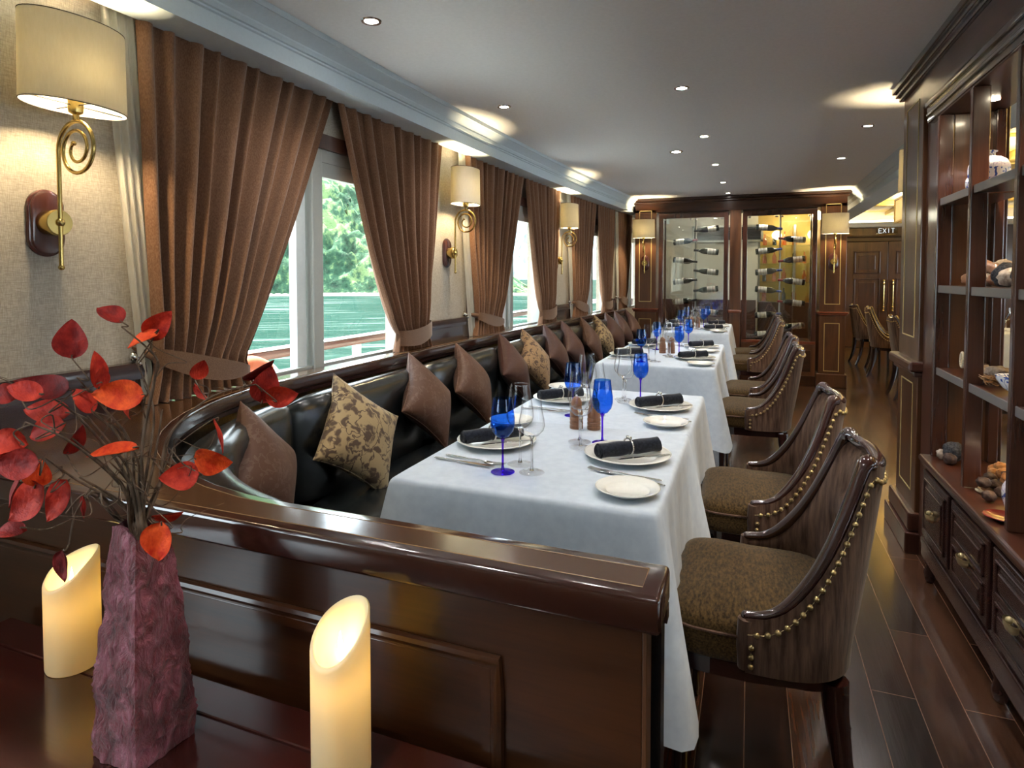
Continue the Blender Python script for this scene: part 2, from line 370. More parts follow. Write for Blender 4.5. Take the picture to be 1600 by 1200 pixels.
# far end, back and right of the second hall
struct(MB().box(-2.6, 1.62, 13.0, 13.1, 0, 2.6).build('wall_north', M['wallp']))
struct(MB().box(3.25, 7.2, 13.0, 13.1, 0, 2.6).build('wall_north', M['wallp']))
struct(MB().box(1.62, 3.25, 13.0, 13.1, 1.95, 2.6).build('wall_north', M['cream']))
struct(MB().box(-2.6, 7.2, -3.4, -3.3, 0, 2.6).build('wall_south', M['wallp']))
# second hall: right wall with windows
w = MB(); YW = [(-2.5, -.6), (.3, 2.2), (3.1, 5.0), (5.9, 7.8), (8.7, 10.6)]
w.box(6.0, 6.12, -3.3, 13.0, 0, .95); w.box(6.0, 6.12, -3.3, 13.0, 1.95, 2.6)
e = [-3.3]+[q for p in YW for q in p]+[13.0]
for i in range(0, len(e), 2): w.box(6.0, 6.12, e[i], e[i+1], .95, 1.95)
struct(w.build('wall_right', M['wallp']))
for i, (a, b) in enumerate(YW):
    f = MB(); f.box(6.02, 6.08, a, b, .95, 1.0); f.box(6.02, 6.08, a, b, 1.9, 1.95)
    for y in (a+.02, (a+b)/2, b-.02): f.box(6.02, 6.08, y-.03, y+.03, .95, 1.95)
    fo = struct(f.build('window_%d' % (i+6), M['alu'])); MB().box(6.045, 6.05, a+.03, b-.03, .97, 1.93).build('pane', M['pane'], fo)
# gold coffered ceiling of the second hall
M['goldceil'] = plain('gold leaf ceiling', (.60,.43,.12), .45, metal=.15)
M['golddark'] = plain('gilded beam', (.50,.36,.11), .4, metal=.2)
struct(MB().box(1.385, 7.2, -3.4, 13.4, 2.50, 2.7).build('ceiling', M['goldceil']))
f = MB()
for y in (-1.5, .3, 2.1, 3.9, 5.7, 7.5, 9.3, 11.1): f.box(1.386, 6.0, y-.07, y+.07, 2.42, 2.50, .01)
for x in (2.35, 3.6, 4.85): f.box(x-.07, x+.07, -3.3, 13.0, 2.43, 2.50, .01)
for y in (1.2, 3.0, 4.8, 6.6, 8.4, 10.2, 12.0):
    for x in (1.85, 2.97, 4.22, 5.4):
        f.box(x-.22, x+.22, y-.34, y+.34, 2.465, 2.50, .008)
struct(f.build('trim_23', M['golddark']))
# lit cove along the far wall of that hall
f = MB(); f.box(1.39, 6.0, 12.80, 12.99, 2.27, 2.30); f.box(1.39, 6.0, 12.80, 12.83, 2.22, 2.25); f.box(1.39, 6.0, 12.83, 12.99, 2.21, 2.28)
struct(f.build('trim_24', M['cream']))
M['cove'] = emit('cove light', (1, .86, .58), 5)
o = MB().box(1.42, 6.0, 12.82, 12.86, 2.302, 2.33).build('cove_light', M['cove']); tag(o, 'warm lit cove strip above the double doors of the far hall', 'light')
w = MB().box(1.62, 6, 12.96, 12.995, 0, 2.21).build('trim_25', M['mahogZ']); struct(w)
# double door with a frame and gold pull bars, two leaves
f = MB(); f.box(1.60, 3.12, 12.90, 12.97, 1.95, 2.03, .01); f.box(1.60, 1.66, 12.90, 12.97, 0, 1.95, .01); f.box(3.06, 3.12, 12.90, 12.97, 0, 1.95, .01); f.box(1.56, 3.16, 12.88, 12.97, 2.03, 2.06, .01)
struct(f.build('trim_26', M['mahog']))
for k, (xa, xb) in enumerate(((1.66, 2.33), (2.335, 3.06))):
    d = struct(MB().box(xa, xb, 12.92, 12.96, 0.01, 1.95, .004).build('door_%d' % (k+1), M['mahogZ']))
    for (za, zb) in ((1.36, 1.78), (.25, 1.28)):
        p = MB(); x0, x1 = xa+.12, xb-.12; y = 12.905
        for (a, b, c, e2) in ((x0, x1, za, za+.03), (x0, x1, zb-.03, zb), (x0, x0+.03, za, zb), (x1-.03, x1, za, zb)): p.box(a, b, y, 12.925, c, e2, .006)
        p.box(x0+.08, x1-.08, 12.912, 12.925, za+.08, zb-.08, .01)
        p.build('door_panel', M['mahogZd'], d)
    hx = 2.33-.07 if k == 0 else 2.335+.07
    h = MB(); h.tube([(hx, 12.85, .70+i*.033) for i in range(17)], [.016 if i % 2 else .012 for i in range(17)], 8)
    for z in (.76, 1.18): h.tube([(hx, 12.92, z), (hx, 12.85, z)], .011, 8); h.sphere((hx, 12.85, z), .024, 8)
    h.sphere((hx, 12.85, .695), .022, 8); h.sphere((hx, 12.85, 1.24), .022, 8)
    h.build('door_pull', M['gold'], d, smooth=True)
# EXIT sign above the door, ghostly white letters on a glassy plate
t = thing('exit_sign', 'small EXIT sign on a glassy plate above the double doors', 'sign', (2.30, 12.90, 2.09))
MB().box(-.17, .17, -.004, .004, -.02, .13).build('sign_plate', thinglass('sign plate', (.8,.8,.8), .6, .1), t)
def letters():
    mb = MB(); L = {'E': [(0,0,0,1),(0,0,.6,0),(0,.5,.5,.5),(0,1,.6,1)], 'X': [(0,0,.6,1),(0,1,.6,0)], 'I': [(.3,0,.3,1)], 'T': [(.3,0,.3,1),(0,1,.6,1)]}
    x = -.13
    for ch in 'EXIT':
        for (a, b, c, d) in L[ch]:
            mb.tube([(x+a*.085, -.008, .015+b*.08), (x+c*.085, -.008, .015+d*.08)], .0055, 6)
        x += .066
    return mb
letters().build('sign_letters', emit('sign white', (.9,.95,.9), .35), t)

# ------------------------------------------------------------------ cap, partition and ledge (one built-in booth wall)
def cap_inner():
    pts = [(-.107, .937), (-.4, .937), (-.82, .937)]
    for i in range(1, 15):
        th = PI/2*i/14; pts.append((-.82-.985*math.sin(th), 2.02-1.083*math.cos(th)))
    for y in ys(2.3, 8.08): pts.append((-1.805+sr(y), y))
    return pts
inner = cap_inner()
outer = [(XW+.022+sh(y), y) for y in reversed(ys(.827, 8.08))]
booth = thing('booth_partition', 'glossy mahogany booth partition with curved cap running on as the window ledge', 'partition', (0, 0, 0))
def cap_slab(poly, z0, z1, name, mat, inset=.008):
    bm = bmesh.new(); vs_ = [bm.verts.new((x, y, z1)) for x, y in poly]; f = bm.faces.new(vs_)
    r = bmesh.ops.extrude_face_region(bm, geom=[f]); 
    for q in [g for g in r['geom'] if isinstance(g, bmesh.types.BMVert)]: q.co.z = z0
    bmesh.ops.recalc_face_normals(bm, faces=bm.faces[:])
    es = [e for e in bm.edges if abs(e.verts[0].co.z-e.verts[1].co.z) < 1e-6 or ((Vector((e.verts[0].co.x, e.verts[0].co.y)) - Vector((-.107, .827))).length < .13)]
    bmesh.ops.bevel(bm, geom=es, offset=inset, segments=3, profile=.5, affect='EDGES')
    mb = MB(); bm.verts.index_update(); mb.add([v.co.copy() for v in bm.verts], [[v.index for v in f.verts] for f in bm.faces]); bm.free()
    return mb.build(name, mat, booth, smooth=True, angle=35)
poly = [(-.107, .827)] + inner + outer
cap_slab(poly, .831, .885, 'cap', M['capdark'])
M['inlayd'] = plain('dull inlay line', (.22,.12,.04), .4)
# lighter veneer field let into the dark cap, leaving a border of dark wood
n = len(inner)
def nrm(i):
    a = Vector(inner[max(0, i-1)]); c = Vector(inner[min(n-1, i+1)]); t = (c-a).normalized(); return (-t.y, t.x)
vin = [(-.135, .911), (-.4, .911)]
for i in range(2, n):
    nx, ny = nrm(i); vin.append((inner[i][0]+nx*.026, inner[i][1]+ny*.026))
fld = [(-.135, .853)]+vin+[(x+.0, y) for x, y in outer[:-1]]+[(outer[-1][0], .853)]
MB().prism(fld, .8845, .8854).build('veneer_field', M['capwood'], booth)
l = MB(); l.tube([(-1.92, .853, .8852), (-.135, .853, .8852), (-.135, .911, .8852)], .0009, 4); l.tube([(x, y, .8852) for x, y in vin], .0009, 4); l.build('inlay_line', M['inlayd'], booth)
# rail apron under the window part of the cap
pth = inner; mb = MB(); mb.sweep(pth, [(-.035, .812), (-.012, .812), (-.012, .833), (-.035, .833)], lambda i: tuple(-c for c in nrm(i))); mb.build('cap_fascia', M['mahogYd'], booth, smooth=True)
panel = MB().box(-1.915, -.136, .863, .903, 0, .833, .002).build('front_panel', M['mahog'], booth)
MB().box(-.136, -.130, .862, .906, 0, .832, .001).build('end_strip', M['mahogZ'], booth)
mb = MB()
mb.tube([(-1.915, .859, .831), (-.134, .859, .831)], .0065, 8); mb.build('cap_bead', M['mahog'], booth, smooth=True)
# applied frame moulding
mb = MB()
for ins, r in ((0, .009), (.012, .0055), (.022, .004)):
    xa, xb, za, zb = -1.8+ins, -.356-ins, .15+ins, .724-ins
    def ln(p, q, k=12): return [(p[0]+(q[0]-p[0])*i/k, .860, p[1]+(q[1]-p[1])*i/k) for i in range(k)]
    mb.tube(ln((xa, za), (xb, za))+ln((xb, za), (xb, zb))+ln((xb, zb), (xa, zb))+ln((xa, zb), (xa, za)), r, 8, closed=True)
for q in ((-1.8, -.356, .696, .724), (-1.8, -.356, .15, .178), (-1.8, -1.772, .178, .696), (-.384, -.356, .178, .696)): mb.box(q[0], q[1], .855, .8635, q[2], q[3])
mb.build('panel_moulding', M['mahog'], booth, smooth=True)
MB().box(-1.915, -.136, .857, .864, .02, .12, .002).build('skirting', M['mahog'], booth)

# ------------------------------------------------------------------ banquette: corner sweep
path = [(-.122, .985)] + [(-.127-.693*i/8, .985) for i in range(1, 9)]
for i in range(1, 25):
    th = PI/2*i/24; path.append((-.82-.935*math.sin(th), 2.02-1.035*math.cos(th)))
for y in [2.02+ .08*i for i in range(1, 76)]: path.append((-1.755+sr(y), y))
L = [0]
for i in range(1, len(path)): L.append(L[-1]+(Vector(path[i])-Vector(path[i-1])).length)
def at(s_):
    s_ = max(0, min(L[-1], s_))
    for i in range(1, len(L)):
        if L[i] >= s_:
            t = (s_-L[i-1])/(L[i]-L[i-1]) if L[i] > L[i-1] else 0
            a, b_ = Vector(path[i-1]), Vector(path[i]); j = min(i+1, len(path)-1); k = max(i-2, 0)
            tg = (Vector(path[j])-Vector(path[k])).normalized(); p = a.lerp(b_, t); return p, Vector((tg.y, -tg.x))
    return Vector(path[-1]), Vector((1, 0))
def s_of(y):
    for i in range(len(path)):
        if path[i][1] >= y and path[i][0] < -1.2: return L[i]
    return L[-1]
bq = thing('banquette', 'long black leather banquette with tufted back panels curving along windows', 'banquette', (0,0,0))
def backseg(s0, s1, top=.855, tuft=True):
    mb = MB(); mb2 = MB()
    prof = [(0, .40), (0, top-.01), (.03, top), (.06, top+.003), (.088, top-.012), (.103, top-.045), (.108, .70), (.112, .62), (.115, .55), (.118, .48), (.115, .44), (.11, .40)]
    nu = 26; wd = s1-s0; bt = [(.3, .66), (.7, .66)] if tuft else []
    V = []; F = []; m = len(prof)
    cols = []
    for i in range(nu):
        u = i/(nu-1); u = .5-.5*math.cos(PI*u) if i not in (0, nu-1) else u
        p, nn = at(s0+.004+(wd-.008)*u); e = 1-abs(2*u-1)**9
        for k, (q, z) in enumerate(prof):
            qq = q*(.30+.70*e) if q > .02 else q
            zz = z-(1-e)*.035 if z > .76 else z
            if q > .09:
                for (bu, bz) in bt: qq -= .028*math.exp(-(((u-bu)*wd)/.07)**2-((z-bz)/.06)**2)
                qq += .006*math.sin(PI*u)
            # inward direction: into the booth
            V.append((p.x-nn.x*-qq, p.y-nn.y*-qq, zz))
    for i in range(nu-1):
        for k in range(m-1): F.append((i*m+k, i*m+k+1, (i+1)*m+k+1, (i+1)*m+k))
    F.append(tuple(range(m))); F.append(tuple((nu-1)*m+k for k in range(m)))
    mb.add(V, F); o = mb.build('back_cushion', M['leather'], bq, smooth=True, angle=60)
    for (bu, bz) in bt:
        p, nn = at(s0+wd*bu); c = p+nn*.083; mb2.sphere((c.x, c.y, bz), .011, 8)
        
    return o
segs = [0.0, .62]
ss = [s_of(1.95)]
for k in range(1, 8): ss.append(ss[0]+1.04*k)
segs = [0, .76, 1.42, ss[0]]+[q for q in ss[1:] if q < L[-1]-.1]+[L[-1]]
for i in range(len(segs)-1): backseg(segs[i], segs[i+1], top=.826 if segs[i] > .6 else .70)
def seatseg(s0, s1):
    prof = [(.10, .26), (.10, .38), (.12, .405), (.25, .415), (.40, .415), (.50, .408), (.535, .39), (.545, .36), (.54, .30), (.53, .26)]
    V = []; F = []; m = len(prof); nu = 18
    for i in range(nu):
        u = i/(nu-1); p, nn = at(s0+.003+(s1-s0-.006)*u); e = 1-abs(2*u-1)**12
        for q, z in prof:
            zz = z-(1-e)*.02 if z > .38 else z+.008*math.sin(PI*u)
            V.append((p.x+nn.x*q, p.y+nn.y*q, zz))
    for i in range(nu-1):
        for k in range(m): F.append((i*m+k, i*m+(k+1) % m, (i+1)*m+(k+1) % m, (i+1)*m+k))
    F.append(tuple(range(m))); F.append(tuple((nu-1)*m+k for k in range(m)))
    mb = MB(); mb.add(V, F); mb.build('seat_cushion', M['leather'], bq, smooth=True, angle=60)
segs2 = [.22]+segs[1:]
for i in range(len(segs2)-1): seatseg(segs2[i], segs2[i+1])
bd = [at(.0+(L[-1])*i/79) for i in range(80)]
MB().sweep([tuple(p) for p, q in bd], [(-.028, 0), (.012, 0), (.012, .80), (-.028, .80)], lambda i: (bd[i][1].x, bd[i][1].y)).build('back_board', M['leather'], bq)
V = []; nu = 60; mb = MB(); prof = [(.02, .0), (.48, .0), (.48, .258), (.02, .258)]
pp = [at(.22+(L[-1]-.24)*i/(nu-1)) for i in range(nu)]
mb.sweep([tuple(p) for p, q in pp], prof, lambda i: (pp[i][1].x, pp[i][1].y)); mb.build('plinth', M['mahogYd'], bq)

# ------------------------------------------------------------------ console table at the front
t = thing('console_table', 'dark red wooden side table against the front of the partition', 'table', fore((-.7, .35, 0))); t.scale = (KF, KF, KF)
MB().box(-.72, .58, -.42, .352, .595, .63, .004).build('tabletop', M['table'], t)
MB().box(-.69, .57, .354, .421, .585, .6295, .003).build('back_ledge', M['table'], t)
MB().box(-.66, .52, -.38, .33, .52, .595, .002).build('apron', M['table'], t)
for x in (-.62, .48):
    for y in (-.34, .29): MB().box(x-.03, x+.03, y-.03, y+.03, .1125, .52, .004).build('leg', M['table'], t)

# ------------------------------------------------------------------ wine wall
YW_ = 8.15
ww = thing('wine_cabinet', 'tall mahogany wine cabinet wall with two glazed bays of bottles', 'wine cabinet', (-.18, YW_, 0))
ox = .18
def wb_(name, x0, x1, y0, y1, z0, z1, mat, b=.004, par=None): return MB().box(x0+ox, x1+ox, y0, y1, z0, z1, b).build(name, M[mat], par or ww)
D = .42
for (x0, x1) in ((-1.42, -1.145), (.765, 1.045)):
    wb_('pilaster', x0, x1, -.03, D, .0, 2.18, 'mahogZ')
    wb_('pilaster_base', x0-.025, x1+.025, -.055, D, 0, .16, 'mahogZ', .01)
    mb = MB(); mb.box(x0-.03+ox, x1+.03+ox, -.06, D, .875, .90, .008); mb.box(x0-.018+ox, x1+.018+ox, -.048, D, .855, .875, .006); mb.build('dado_rail', M['redwoodX'], ww)
    for (za, zb) in ((.985, 2.17), (.19, .765)):
        mb = MB(); a, b = x0+.055+ox, x1-.06+ox; w_ = .008
        for q in ((a, b, za, za+w_), (a, b, zb-w_, zb), (a, a+w_, za, zb), (b-w_, b, za, zb)): mb.box(q[0], q[1], -.034, -.029, q[2], q[3])
        mb.build('gold_inlay', M['inlay'], ww)
wb_('post', -.245, -.115, -.03, D, .0, 2.14, 'mahogZ')
mb = MB(); mb.box(-.262+ox, -.098+ox, -.05, .0, .86, .90, .01); mb.build('dado_rail', M['redwoodX'], ww)
wb_('header', -1.42, 1.045, -.03, D, 2.14, 2.27, 'mahog')
mb = MB(); mb.box(-1.46+ox, 1.085+ox, -.09, D, 2.285, HC-.002, .006); mb.box(-1.44+ox, 1.065+ox, -.06, D, 2.255, 2.285, .008); mb.build('cornice', M['mahog'], ww)
for (x0, x1) in ((-1.115, -.262), (-.098, .735)):
    wb_('base_panel', x0, x1, -.015, D, .0, .50, 'mahogZ'); wb_('base_skirt', x0, x1, -.03, -.012, 0, .12, 'mahog')
    for k in range(2):
        a = x0+.05+k*(x1-x0)/2; wb_('raised_panel', a, a+(x1-x0)/2-.1, -.024, -.012, .17, .43, 'mahog', .008)
    wb_('case_floor', x0, x1, -.02, D, .50, .535, 'redwoodX')
    mb = MB(); 
    mb.box(x0+ox, x0+.055+ox, -.02, .03, .535, 2.12, .006); mb.box(x1-.055+ox, x1+ox, -.02, .03, .535, 2.12, .006); mb.box(x0+ox, x1+ox, -.021, .03, 2.06, 2.12, .006)
    mb.build('door_frame', M['redwood'], ww)
    xm = (x0+x1)/2
    for (a, b) in ((x0+.058, xm-.004), (xm+.004, x1-.058)):
        MB().box(a+ox, b+ox, 0, .008, .54, 2.055).build('glass_door', M['casepane'], ww)
    MB().box(x0+.03+ox, x1-.03+ox, D-.01, D-.004, .54, 2.12).build('back_glass', M['pane'], ww)
    MB().tube([(xm+ox+.02, .2, .535), (xm+ox+.02, .2, 2.14)], .011, 10).build('steel_rod', M['chrome'], ww, smooth=True)
    for a in (x0+.08, xm-.03, xm+.03, x1-.08): MB().box(a-.015+ox, a+.015+ox, -.006, .014, 2.035, 2.055, .002).build('glass_clip', M['silver'], ww)
    for dx in (-.18, .18): lamp('wine_case_light', 'SPOT', (xm+dx, YW_+.09, 2.115), 3, (1, .9, .72), .015, (0, 0, 0), 120)
    for xx in (x0+.03, x1-.03): MB().box(xx-.012+ox, xx+.012+ox, D-.03, D, .535, 2.12).build('back_post', M['mahogZ'], ww)
    MB().box(x0+ox, x1+ox, .0, D, 2.12, 2.14).build('case_top', M['mahog'], ww)
# bottles laid in on alternate sides of each rod
M['bottle'] = plain('dark green bottle glass', (.012,.016,.012), .08, coat=1)
M['blabel'] = plain('cream bottle label', (.78,.74,.66), .6)
M['foil'] = plain('red bottle foil', (.28,.02,.03), .35); M['foild'] = plain('black bottle foil', (.02,.02,.025), .35); M['foilb'] = plain('blue bottle foil', (.03,.07,.3), .35)
M['labeltxt'] = plain('label ink', (.08,.06,.05), .7)
def bottle(foil, label, loc, rz, rx, group):
    t = thing('wine_bottle', label, 'bottle', loc, 0, group)
    R_ = Matrix.Rotation(PI/2, 4, 'Y')
    pr = [(.030, -.15), (.036, -.147), (.0375, -.14), (.0375, .03), (.034, .055), (.022, .08), (.0145, .10), (.0135, .15)]
    MB().lathe(pr, 20, R_).build('bottle_body', M['bottle'], t, smooth=True)
    MB().lathe([(.0148, .098), (.0150, .10), (.0145, .150), (.0155, .151), (.0155, .158), (.012, .16)], 16, R_).build('foil_cap', M[foil], t, smooth=True)
    lb = MB().lathe([(.0378, -.115), (.0381, -.113), (.0381, -.015), (.0378, -.013)], 24, R_, close=False).build('paper_label', M['blabel'], t, smooth=True)
    mb = MB()
    for z, w in ((-.035, .016), (-.05, .01), (-.085, .013)): mb.lathe([(.0384, z-.0018), (.0384, z+.0018)], 24, R_, close=False)
    mb.build('label_print', M['labeltxt'], lb)
    t.rotation_euler = (0, rx, rz); return t
zz = [1.92, 1.775, 1.64, 1.52, 1.38, 1.258, 1.145, .994]
words_ = ['topmost', 'second from the top', 'third from the top', 'fourth from the top', 'fifth from the top', 'sixth from the top', 'seventh from the top', 'lowest seen']
for bay, xm in ((0, -.668), (1, .338)):
    for i, z in enumerate(zz + ([.84, .70, .60] if bay else [.86, .72])):
        left = (i % 2 == 1) if bay == 0 else (i % 2 == 0)
        x = xm + (-.135 if left else .135)
        wd = words_[i] if i < 8 else ('third from the bottom' if i == 8 and bay else 'second from the bottom' if (i == 9 and bay) or (i == 8 and not bay) else 'bottom one')
        if i == 7: wd = 'eighth from the top'
        foil = ['foild', 'foil', 'foild', 'foilb'][(i*2+bay*3) % 4] if i not in (1,) else 'foil'
        bottle(foil, 'cream-labelled wine bottle lying %s in the %s bay of the wine cabinet' % (wd, ('right' if bay else 'left')), (x, YW_+.16, z), PI if not left else 0, .10*(-1 if i % 3 else 1), 'wine bottles in the %s bay' % ('right' if bay else 'left'))
# striped cloth roll lying in the right bay
m, nt, bs = newmat('striped throw'); M['stripe'] = m; wv = N(nt, 'ShaderNodeTexWave'); wv.inputs['Scale'].default_value = 9; wv.inputs['Distortion'].default_value = 1.5; nt.links.new(coords(nt, (1,1,1), (0,.5,0)), wv.inputs['Vector'])
nt.links.new(ramp(nt, wv.outputs['Fac'], [(.3, (.02,.015,.02)), (.5, (.30,.24,.20)), (.7, (.05,.03,.05))]), bs.inputs['Base Color']); P(bs, rough=.8)
mb = MB(); mb.grid(30, 12, lambda u, v: (-.06+.62*u, .08+.28*v, .545+.05*math.sin(PI*v)+.17*u*u*(1-.3*v)+.02*math.sin(u*14+v*5)*math.sin(PI*v)))
mb.grid(30, 12, lambda u, v: (-.06+.62*u, .08+.28*v, .538+.001*u))
o = mb.build('striped_throw', M['stripe'], smooth=True); tag(o, 'black and grey striped cloth draped on the floor of the right wine bay', 'cloth', loc=(0, YW_, 0))
# bar and wall seen behind the case
struct(MB().box(-2.0, .1, 10.2, 10.3, .0, 2.6).build('wall_north', M['cream']))
struct(MB().box(-2.0, .08, 10.17, 10.2, 0, .95).build('trim_27', M['mahogZd']))
struct(MB().box(.1, 1.15, 10.55, 10.62, 0, 2.6).build('wall_north', M['goldceil']))
t = thing('mirrored_air_vent', 'long grey air vent grille added on the cream wall for a reflection in the wine cabinet glass', 'vent', (-.35, 10.16, 1.98))  # grille added here to imitate one mirrored in the glass doors
mb = MB(); 
for q in ((-.52, .52, .10, .13), (-.52, .52, -.13, -.10), (-.52, -.49, -.13, .13), (.49, .52, -.13, .13)): mb.box(q[0], q[1], -.02, .03, q[2], q[3])
mb.build('frame', M['alu'], t)
mb = MB()
for k in range(6): mb.box(-.49, .49, -.01, .02, -.085+k*.033, -.075+k*.033)
mb.box(-.49, .49, .025, .03, -.1, .1); mb.build('louvres', M['foild'], t)
lamp('bar_and_fill_light', 'POINT', (-.6, 9.2, 2.1), 3.5, (1, .88, .7), .1); lamp('bar_and_fill_light', 'POINT', (.6, 9.9, 2.2), 8, (1, .75, .42), .06)  # first lamp is added to brighten the cream wall, without a fitting
t = thing('bar_cabinet', 'back bar shelving with warm lights seen through the right wine bay', 'bar cabinet', (.62, 10.25, 0))
MB().box(-.5, .5, -.02, .28, 0, .92, .005).build('counter', M['mahog'], t)
for x in (-.5, 0, .5): MB().box(x-.015, x+.015, 0, .28, .92, 2.1).build('upright', M['chrome'], t)
M['greenglass'] = thinglass('green glass shelf', (.9,.98,.95), .6, .05)
for z in (1.22, 1.5, 1.78): MB().box(-.5, .5, 0, .28, z, z+.012).build('glass_shelf', M['greenglass'], t)
for x in (-.25, .25): MB().sphere((x, .1, 1.95), .07, 10).build('globe_lamp', emit('globe lamp glow', (1, .72, .35), 6), t, smooth=True)
M['amber'] = thinglass('amber spirit', (.9, .5, .12), .6, .1)
proto = None; kk = 0
for z, nm in ((.925, 'on the counter'), (1.237, 'on the lower shelf'), (1.517, 'on the middle shelf'), (1.797, 'on the top shelf')):
    for k in range(7):
        x = .62-.42+k*.14
        lab = 'small spirit bottle %s of the back bar, %s' % (nm, ['leftmost', 'second from left', 'third from left', 'in the middle', 'third from right', 'second from right', 'rightmost'][k])
        if proto is None:
            proto = MB().lathe([(.028, 0), (.03, .01), (.03, .12), (.012, .16), (.011, .21), (.013, .215)], 12).build('spirit_bottle', M['amber'], smooth=True); tag(proto, lab, 'bottle', 'spirit bottles of the back bar', (x, 10.35, z))
        else:
            o = dup(proto, lab, (x, 10.35+.03*((k*7) % 3-1), z), scale=(1, 1, .8+.1*((k*5) % 4)))
            if kk % 3 == 1: o.data = o.data.copy(); o.data.materials[0] = M['clear']
            if kk % 5 == 2: o.data = o.data.copy(); o.data.materials[0] = M['bottle']
        kk += 1
# ------------------------------------------------------------------ wall sconces: local +x points out from the wall, y runs along it
def sconce(label, loc, rz, out=.068, spiral=True, power=9):
    t = thing('wall_sconce', label, 'wall lamp', loc, rz, 'cream shaded brass wall sconces')
    # origin: on the wall at backplate height
    MM = Matrix.Rotation(PI/2, 4, 'Y')
    def oval(mb, ry, rz_, x0, x1, n=32):
        V = []; 
        pts = []
        for i in range(n):
            a = 2*PI*i/n; c, s_ = math.cos(a), math.sin(a)
            pts.append((ry*c, (rz_-ry)*(1 if s_ > 0 else -1)+ry*s_))
        for x, k in ((x0, 1), (x1-.004, 1), (x1, .93)): V += [(x, p[0]*k, p[1]*k) for p in pts]
        F = [(j*n+i, j*n+(i+1) % n, (j+1)*n+(i+1) % n, (j+1)*n+i) for j in range(2) for i in range(n)]+[tuple(range(n)), tuple(2*n+i for i in range(n))]
        mb.add(V, F); return mb
    oval(oval(MB(), .052, .098, 0, .010), .046, .092, .010, .018).build('backplate', M['sconcewood'], t, smooth=True, angle=50)
    MB().lathe([(.036, 0), (.038, .004), (.038, .045), (.035, .05)], 28, Matrix.Translation((.018, 0, 0)) @ MM).build('brass_boss', M['brass'], t, smooth=True)
    mb = MB(); mb.tube([(.05, 0, 0), (out-.002, 0, 0)], .006, 10); mb.sphere((out, 0, 0), .0125, 10); mb.build('arm', M['brass'], t, smooth=True)
    pts = [(out, 0, -.125+.0*i) for i in range(1)] + [(out, 0, -.125+i*.03) for i in range(11)]
    # stem rises, curls over the top into an inward spiral
    R0 = .078; cz = .205; cy = 0; cx = out+R0
    sp = []
    for i in range(61):
        a = PI - 2*PI*2.15*i/60; r = R0*(1-.74*(i/60)**1.35); 
        sp.append((cx+r*math.cos(a), .0, cz+r*1.05*math.sin(a)))
    mb = MB(); mb.tube(pts[1:]+sp, [.0062]*(len(pts)-1)+[.0062-.002*i/60 for i in range(61)], 10); mb.sphere((out, 0, -.13), .0085, 8); mb.sphere(sp[-1], .007, 8)
    mb.build('spiral_stem', M['brass'], t, smooth=True, angle=80)
    zt = cz+R0*1.05
    mb = MB(); mb.lathe([(.008, 0), (.008, .014), (.018, .02), (.0195, .03), (.0195, .06), (.012, .062), (.012, .09)], 20, Matrix.Translation((cx, cy, zt))); mb.build('lamp_holder', M['brass'], t, smooth=True)
    MB().sphere((cx, cy, zt+.125), .022, 10, sz=1.3).build('bulb', M['bulb'], t, smooth=True)
    z0 = zt+.032; z1 = z0+.235
    def el(rx, ry, z): return [(cx+rx*math.cos(2*PI*i/40), cy+ry*math.sin(2*PI*i/40), z) for i in range(40)]
    mb = MB(); V = el(.085, .142, z0)+el(.082, .139, z1)+el(.083, .140, z0)+el(.080, .137, z1); F = []
    for i in range(40):
        j = (i+1) % 40; F += [(i, j, 40+j, 40+i), (80+i, 120+i, 120+j, 80+j), (i, 80+i, 80+j, j), (40+i, 40+j, 120+j, 120+i)]
    sd = mb.add(V, F).build('lamp_shade', M['shade'], t, smooth=True)
    MB().tube(el(.0845, .1415, z0+.001), .0016, 6, closed=True).build('shade_rim', M['rim'], sd); MB().tube(el(.0815, .1385, z1-.001), .0016, 6, closed=True).build('shade_rim', M['rim'], sd)
    mb = MB(); mb.tube([(cx, cy-.138, z0+.008), (cx, cy+.138, z0+.008)], .0018, 6); mb.tube([(cx-.08, cy, z0+.008), (cx+.08, cy, z0+.008)], .0018, 6); mb.build('shade_spider', M['rim'], sd)
    c, s_ = math.cos(rz), math.sin(rz)
    lamp('sconce_light', 'POINT', (loc[0]+c*cx-s_*cy, loc[1]+s_*cx+c*cy, loc[2]+zt+.125), power, WARM, .03)
    return t
M['sconcewood'] = wood('sconce wood', (.045,.012,.010), (.11,.032,.024), axis='Z', rough=.25, coat=.7)
M['bulb'] = emit('warm bulb', (1, .82, .55), 20); M['rim'] = plain('dark shade rim', (.08,.06,.04), .6)
SW = 21.0
sconce('brass spiral wall sconce with oval cream shade, nearest on left wall', (XW+.002, 1.19, 1.475), 0, power=SW)
sconce('brass spiral wall sconce with cream shade between the first and second windows', (XW+sh(3.68)+.002, 3.70, 1.475), 0, power=SW)
sconce('brass spiral wall sconce with cream shade between the second and third windows', (XW+sh(5.9)+.002, 5.88, 1.475), 0, power=SW)
sconce('brass sconce with cream shade on the left pilaster of wine cabinet', (-1.285, YW_-.032, 1.49), -PI/2, out=.068, power=SW)
sconce('brass sconce with cream shade on the right pilaster of wine cabinet', (.905, YW_-.032, 1.49), -PI/2, out=.068, power=SW)

